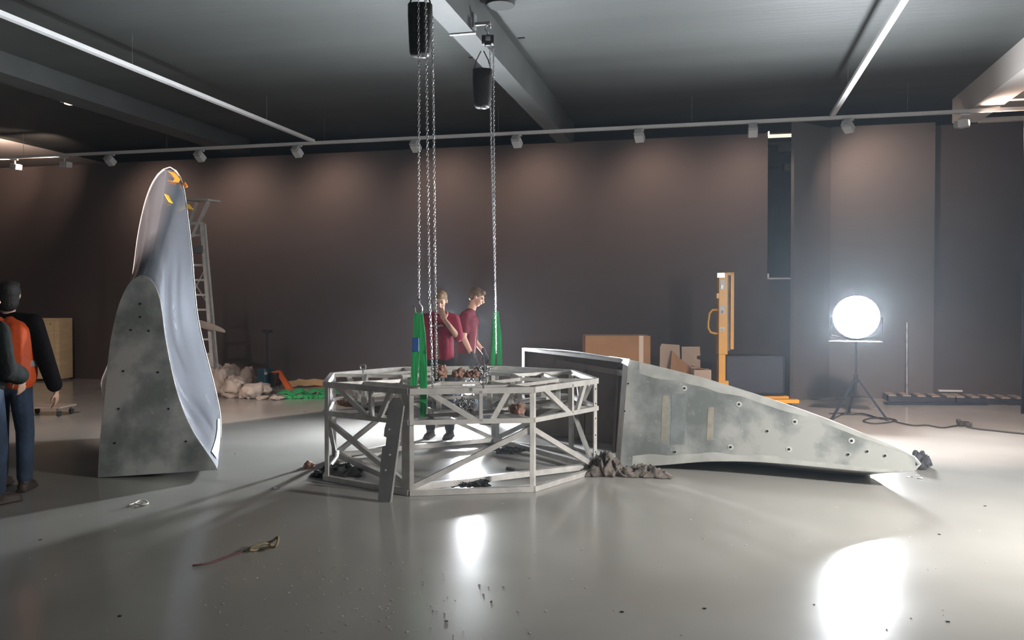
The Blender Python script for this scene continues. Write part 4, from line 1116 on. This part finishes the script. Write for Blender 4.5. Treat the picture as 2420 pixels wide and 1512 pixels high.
# hand pallet truck
q = G(640, 918); pt_ = empty('hand_pallet_truck', q, R(0), 'orange and blue hand pallet truck parked by the back wall', 'pallet truck')
def pr_(px, py, dd=0.0): return P(px, py, (q.dot(FWD)) + dd) - q
PDp = q.dot(FWD)
MB().box(pr_(628, 893), (.20, .35, .38), bevel=.04).build('pump_body', M['blue_body'], pt_)
MB().cyl(pr_(630, 912) - RGT * .06, pr_(630, 912) + RGT * .06, .09, n=18).build('steering_wheel_roller', M['rubber'], pt_)
MB().cyl(pr_(632, 870), pr_(632, 788), .022, n=10).build('handle_shaft', M['black'], pt_)
MB().tube([pr_(618, 782), pr_(632, 788), pr_(644, 782), pr_(640, 781), pr_(622, 780)], .014, n=8).build('handle_grip', M['black'], pt_)
def opl(x, y, dd=0): return pr_(x, y, dd)
MB().prism([opl(641, 878), opl(659, 875), opl(664, 880), opl(688, 917), opl(700, 922), opl(697, 926), opl(680, 926), opl(655, 885), opl(643, 883)], FWD * .1).build('fork_support', M['orange'], pt_)
MB().bar(opl(685, 922, .0), opl(790, 914, .5), .16, .05).build('fork', M['orange'], pt_)
MB().bar(opl(672, 916, .45), opl(770, 912, .95), .16, .05).build('fork', M['orange'], pt_)
MB().cyl(opl(652, 915), opl(652, 915) + FWD * .08, .06, n=16).build('load_wheel', M['steel'], pt_)
MB().box(pr_(652, 896, .0), (.12, .25, .26), bevel=.02).build('battery_pack', M['black'], pt_)
MB().cyl(pr_(628, 882, -.19), pr_(628, 882, -.17), .03, n=14).build('valve_cap', M['steel'], pt_)
# tan sheets on the truck
mb = MB(); rows_ = []
for i in range(24):
    f = i / 23; rows_.append([P(676 + 112 * f, 899 + 1.2 * math.sin(i * .8) - (3 if 5 < i < 20 else 0), PDp + .1 + .3 * f) + FWD * (j * .07) + Vector((0, 0, -0.02 * j)) for j in range(5)])
rows_ = [[r[0] + Vector((0, 0, -.12)) - FWD * .02] + r for r in rows_]
mb.grid(rows_); o = mb.build('tan_packing_sheet', M['tan'], smooth=False); tag(o, 'tan cardboard sheets draped over the pallet truck forks', 'packing sheet')
md = o.modifiers.new('t', 'SOLIDIFY'); md.thickness = .02
# green straps pile
random.seed(9); cnt = 0
for i in range(11):
    x = 668 + 11 * i; y = 940 + random.uniform(-7, 3)
    a = G(x - 14, y); pts = []
    L = random.uniform(.25, .5); an = random.uniform(-.7, .7)
    for k in range(8):
        f = k / 7; pts.append(a + RGT * (L * f * math.cos(an)) + FWD * (L * f * math.sin(an) * .5) + Vector((0, 0, .04 + .06 * abs(math.sin(f * 3 + i)) + .012 * (i % 4))))
    if i == 0: gp = MB()
    rows_ = []
    for p in pts: rows_.append([p - FWD * .04 + Vector((0, 0, -.015)), p + FWD * .04 + Vector((0, 0, .01)), p + FWD * .04 + Vector((0, 0, .022)), p - FWD * .04 + Vector((0, 0, -.003))])
    V = gp.grid(rows_, closed=True); gp.b.faces.new(V[0][::-1]); gp.b.faces.new(V[-1])
for i in range(9):   # folds stacked under
    c = G(670 + 13 * i, 941) + Vector((0, 0, .03)); gp.box(c, (.19, .14, .06), Matrix.Rotation(random.uniform(-.5, .5), 3, 'Z') @ Matrix.Rotation(random.uniform(-.2, .2), 3, 'Y'), bevel=.01)
tag(gp.build('green_sling_pile', M['green']), 'tangled pile of green slings on the floor left behind the frame', 'slings', kind='stuff')

# ------------------------------------------------------------------ background things, right
def carton(px0, px1, py, z_top_py, d, depth, label, m='card', rz=YAW, flap=False, tape=None):
    a, b = P(px0, py, d), P(px1, py, d); a.z = b.z = 0
    hgt = P((px0 + px1) / 2, z_top_py, d).z; wdt = (b - a).length
    t = empty('cardboard_box', (a + b) / 2, rz, label, 'box')
    MB().box((0, depth / 2, hgt / 2), (wdt, depth, hgt), bevel=.006).build('carton', M[m], t)
    MB().box((0, depth / 2, hgt + .002), (wdt * .98, .05, .003)).build('tape_strip', M['card_tape'], t)
    return t, wdt, hgt
t, wdt, hgt = carton(1383, 1537, 930, 793, 13.6, 0.55, 'large brown cardboard box with pale vertical tape behind the lying fin')
MB().box((wdt / 2 - .15, -.003, hgt / 2), (.07, .004, hgt)).build('tape_strip', M['card_tape'], t)
# leaning pale cardboard pieces
def sheet(pts, th, label, m='card_light', name='cardboard_sheet'):
    o = MB().prism([p for p in pts], FWD * th).build(name, M[m]); return tag(o, label, 'cardboard')
d = 13.7
def fl0(px, d): v = P(px, 900, d); v.z = 0; return v
sheet([fl0(1558, d), P(1560, 820, d), P(1564, 812, d), P(1606, 815, d), P(1607, 850, d), fl0(1607, d)], .03, 'pale cardboard sheet standing upright, right of the large box')
sheet([fl0(1578, d - .35), P(1588, 828, d - .05), P(1606, 846, d - .05), P(1632, 866, d - .12), fl0(1632, d - .35)], .02, 'slanted brown cardboard flap leaning on the upright pale sheet', 'card')
sheet([fl0(1612, d + .05), P(1611, 819, d + .05), P(1654, 819, d + .05), P(1655, 840, d + .05), P(1647, 841, d + .05), P(1647, 848, d + .05), P(1655, 850, d + .05), fl0(1655, d + .05)], .03, 'pale cardboard sheet with a notch at its right edge')
t, wdt, hgt = carton(1640, 1681, 930, 874, 13.3, .3, 'small open cardboard box beside the yellow stacker', 'card_light')
MB().box((-.05, .1, hgt + .03), (wdt * .7, .2, .01), Matrix.Rotation(R(14), 3, 'Y')).build('flap', M['card'], t)

# yellow stacker
sd = 13.4
sp = fl0(1716, sd); stc = empty('pallet_stacker', sp, YAW, 'yellow pallet stacker with tall mast behind the lying fin', 'stacker')
PXM = sd / 2000.0
def S(px, py, dd=0.0):   # local point on the stacker from its place in the mast plane
    v = P(px, py, sd); v.z = v.z
    l = Matrix.Rotation(-YAW, 3, 'Z') @ (v - sp); return Vector((l.x, dd, l.z))
def sbox(mb, x0, y0, x1, y1, d0, d1, **k):
    a, b = S(x0, y0), S(x1, y1); mb.box(((a.x + b.x) / 2, (d0 + d1) / 2, (a.z + b.z) / 2), (abs(b.x - a.x), d1 - d0, abs(a.z - b.z)), **k)
mb = MB(); sbox(mb, 1699, 644, 1720, 838, 0, .16, bevel=.01); mast = mb.build('mast_rail', M['yellow'], stc)
mb = MB(); sbox(mb, 1731, 643, 1738, 826, .1, .22); sbox(mb, 1720, 643, 1738, 650, .1, .2); mb.build('mast_rail', M['yellow'], stc)
mb = MB(); sbox(mb, 1721, 650, 1730, 830, .14, .17); mb.build('mast_rail', M['dark_plate'], stc)
mb = MB(); sbox(mb, 1699, 838, 1714, 945, .0, .14); sbox(mb, 1698, 900, 1721, 950, -.02, .2); mb.build('lower_mast', M['yellow'], stc)
mb = MB().tube([S(1699, 732, .06), S(1686, 732, .06), S(1679, 740, .06), S(1676, 762, .06), S(1676, 775, .06), S(1681, 785, .06), S(1690, 788, .06), S(1699, 788, .06)], .018, n=8); mb.build('push_handle', M['yellow'], stc, smooth=True)
mb = MB(); sbox(mb, 1694, 645, 1712, 656, -.03, .1); mb.build('pulley_block', M['steel'], stc)
for y0, y1 in ((661, 684), (722, 742), (773, 781)):
    mb = MB(); sbox(mb, 1702, y0, 1713, y1, -.006, .0); mb.build('warning_sticker', M['panelwhite'], mast)
    mb = MB(); sbox(mb, 1704, (y0 + y1) / 2 + 1, 1709, y1 - 2, -.009, -.005); mb.build('sticker_mark', M['eye'], mast)
mb = MB(); sbox(mb, 1694, 693, 1699, 705, 0, .1); mb.build('clamp_lug', M['yellow'], stc)
mb = MB(); sbox(mb, 1722, 842, 1868, 938, .25, .7, bevel=.04); mb.build('battery_housing', M['navy'], stc)
for dd in (-.15, .35):
    mb = MB(); a, b = S(1740, 950), S(1878, 936); mb.bar((a.x, dd, .09), (b.x, dd, .09), .16, .06, bevel=.01); mb.build('support_leg', M['yellow'], stc)
for dd in (-.15, .35):
    b = S(1870, 945); MB().cyl((b.x - .1, dd - .05, .045), (b.x - .1, dd + .05, .045), .045, n=14).build('wheel', M['rubber'], stc)

# pallets and planks at the foot of the wall
def plank(px0, px1, py, z, wdt, th, label, m='wood', d0=None):
    a, b = G(px0, py), G(px1, py + .6)
    a.z = b.z = z; o = MB().bar(a, b, wdt, th).build('loose_plank', M[m]); return tag(o, label, 'plank')
def pallet(px, py, rz, label, m='wood'):
    t = empty('pallet', Vector((G(px, py).x, 15.22, 0)), rz, label, 'pallet')
    for y in (-.2, 0, .2): MB().box((0, y, .05), (1.0, .08, .09)).build('runner', M['navy'], t)
    for x in [-.44 + .22 * i for i in range(5)]: MB().box((x, 0, .108), (.12, .48, .022)).build('deck_board', M[m], t)
    return t
pallet(2160, 943, 0.0, 'wooden pallet on the floor behind the work lamp')
pallet(2312, 945, 0.0, 'dark wooden pallet by the back wall at right, farther from the lamp')
plank(2092, 2330, 956, .022, .12, .04, 'long dark plank on the floor before the pallets', 'navy')
plank(2215, 2270, 943, .15, .16, .03, 'pale short board lying on the right pallet', 'panelwhite')
plank(2116, 2200, 941, .15, .12, .03, 'pale board lying on the left pallet', 'panelwhite')
# upright pole and leaning strip
b = P(2143, 930, 14.0); b.z = 0
o = MB().cyl(b, P(2143, 762, 14.0), .018, n=10).build('metal_pole', M['steel']); tag(o, 'thin grey metal pole standing upright right of the blazing lamp', 'pole')
o = MB().bar(P(2188, 866, 14.6), P(2197, 900, 14.6), .05, .02).bar(P(2196, 899, 14.6), Vector((P(2200, 930, 14.6).x, P(2200, 930, 14.6).y, 0)), .03, .02).build('leaning_strip', M['panelwhite'])
tag(o, 'short white strip leaning beyond the thin pole', 'strip')
# dark curtain at the right edge
mb = MB(); rows_ = []
for i in range(40):
    f = i / 39; p = P(2413 + 300 * f, 900, 12.3 - 0.2 * f); wv_ = FWD * .05 * math.sin(i * 1.3)
    rows_.append([Vector((p.x, p.y, z)) + wv_ for z in (0.02, 1.2, 2.4, 3.6, 4.7)])
mb.grid(rows_); o = mb.build('black_curtain', M['navy'], smooth=True); md = o.modifiers.new('t', 'SOLIDIFY'); md.thickness = .01
tag(o, 'dark hanging curtain at the right photo edge', 'curtain')

# lamp cable with plug block
pts = [(1960, 977), (1985, 976), (2010, 979), (2040, 977), (2075, 987), (2108, 990), (2118, 994), (2090, 999), (2060, 1000), (2040, 994), (2060, 988), (2100, 988), (2120, 997), (2160, 1005), (2190, 1004), (2225, 1010), (2250, 1007), (2268, 1004)]
c = [G(x, y, .012) for x, y in pts]; c = resample(c, 70)
o = MB().tube(c, .010, n=6).build('power_cable', M['cable'], smooth=True); tag(o, 'black power cable looped on the floor around the lamp tripod', 'cable')
pts = [(2285, 1008), (2310, 1013), (2350, 1017), (2385, 1021), (2406, 1023), (2440, 1027)]
o = MB().tube(resample([G(x, y, .012) for x, y in pts], 30), .013, n=6).build('power_cable', M['cable'], smooth=True); tag(o, 'black power cable running from the plug block to the right edge', 'cable')
pb_ = G(2276, 1007)
o = MB().box(pb_ + Vector((0, 0, .035)), (.14, .08, .06), Matrix.Rotation(.5, 3, 'Z'), bevel=.012).box(pb_ + Vector((-.05, .02, .06)), (.05, .05, .06), bevel=.01).box(pb_ + Vector((.06, -.02, .03)), (.08, .05, .05), bevel=.01).build('plug_block', M['cable'])
tag(o, 'dark plug block joining two cables on the floor at right', 'plug')

# ------------------------------------------------------------------ litter on the floor
def strand(pts, r, m, name, label, cat, z=.008, flat=False):
    c = resample([G(x, y, z if not isinstance(z, list) else z[i]) for i, (x, y) in enumerate(pts)], len(pts) * 4)
    mb = ribbon(c, r * 4, .003, FWD) if flat else MB().tube(c, r, n=6)
    return tag(mb.build(name, m, smooth=not flat), label, cat)
strand([(305, 1193), (318, 1189), (330, 1183), (345, 1184), (349, 1190), (335, 1192), (318, 1190)], .007, M['paper'], 'plastic_loop', 'white plastic loop lying on the floor below the standing fin', 'litter', .012)
strand([(455, 1336), (480, 1333), (520, 1322), (555, 1309), (580, 1301)], .006, M['redwire'], 'wire_offcut', 'thin reddish wire on the floor left of the torn brown paper', 'litter', .008)
strand([(585, 1299), (610, 1288), (640, 1280), (657, 1270), (652, 1290), (630, 1294), (600, 1300), (590, 1296), (625, 1284), (648, 1292)], .009, M['brownpaper'], 'torn_paper', 'torn brown paper strap on the floor in front of the frame', 'litter', [.01, .02, .04, .08, .04, .015, .01, .03, .05, .02], flat=False)
heap('cloth_scrap', G(730, 1105), .07, .05, .05, M['pinkcloth'], 'small pinkish cloth scrap on the floor left of the frame', 'litter', 3, 81, .8, fineness=3)
heap('crumb', G(652, 1156), .02, .02, .025, M['paper'], 'tiny white crumb on the floor left of the frame', 'litter', 2, 82, fineness=2)
heap('paper_scrap', G(1208, 1110), .05, .03, .03, M['rag'], 'small dark scrap on the floor inside the frame', 'litter', 3, 83, .8, fineness=3)
random.seed(17); mb = MB()
for i in range(230):
    a = random.random()
    if a < .6: px, py = random.gauss(850, 170), random.uniform(1320, 1500)
    else: px, py = random.uniform(60, 2350), random.uniform(1190, 1505)
    p = G(px, py, .002); s_ = random.uniform(.002, .0055)
    r = bmesh.ops.create_icosphere(mb.b, subdivisions=1, radius=s_, matrix=Matrix.Translation(p) @ Matrix.Diagonal((random.uniform(.7, 2), 1, .6, 1)))
tag(mb.build('floor_crumbs', M['paper']), 'scattered pale crumbs and chips on the painted floor', 'crumbs', kind='stuff')
mb = MB()
for px, py in ((1161, 1421), (1055, 1467), (2220, 1262), (2328, 1195), (2240, 1468), (1470, 1445), (95, 1275), (1665, 1437), (2155, 1126), (2170, 1130), (283, 1455), (720, 973), (555, 1072)):
    mb.box(G(px, py, .003), (.018, .01, .004), Matrix.Rotation(px, 3, 'Z'))
tag(mb.build('dark_chips', M['hole']), 'few dark chips scattered over the painted floor', 'chips', kind='stuff')
for i, (px, py) in enumerate(((2146, 1128), (2168, 1124), (2176, 1131))):
    o = heap('white_flake', G(px, py), .025, .015, .012, M['paper'], ['left white flake on the floor below the lying fin tip', 'upper white flake on the floor below the lying fin tip', 'right white flake on the floor below the lying fin tip'][i], 'litter', 2, 90 + i, fineness=2)
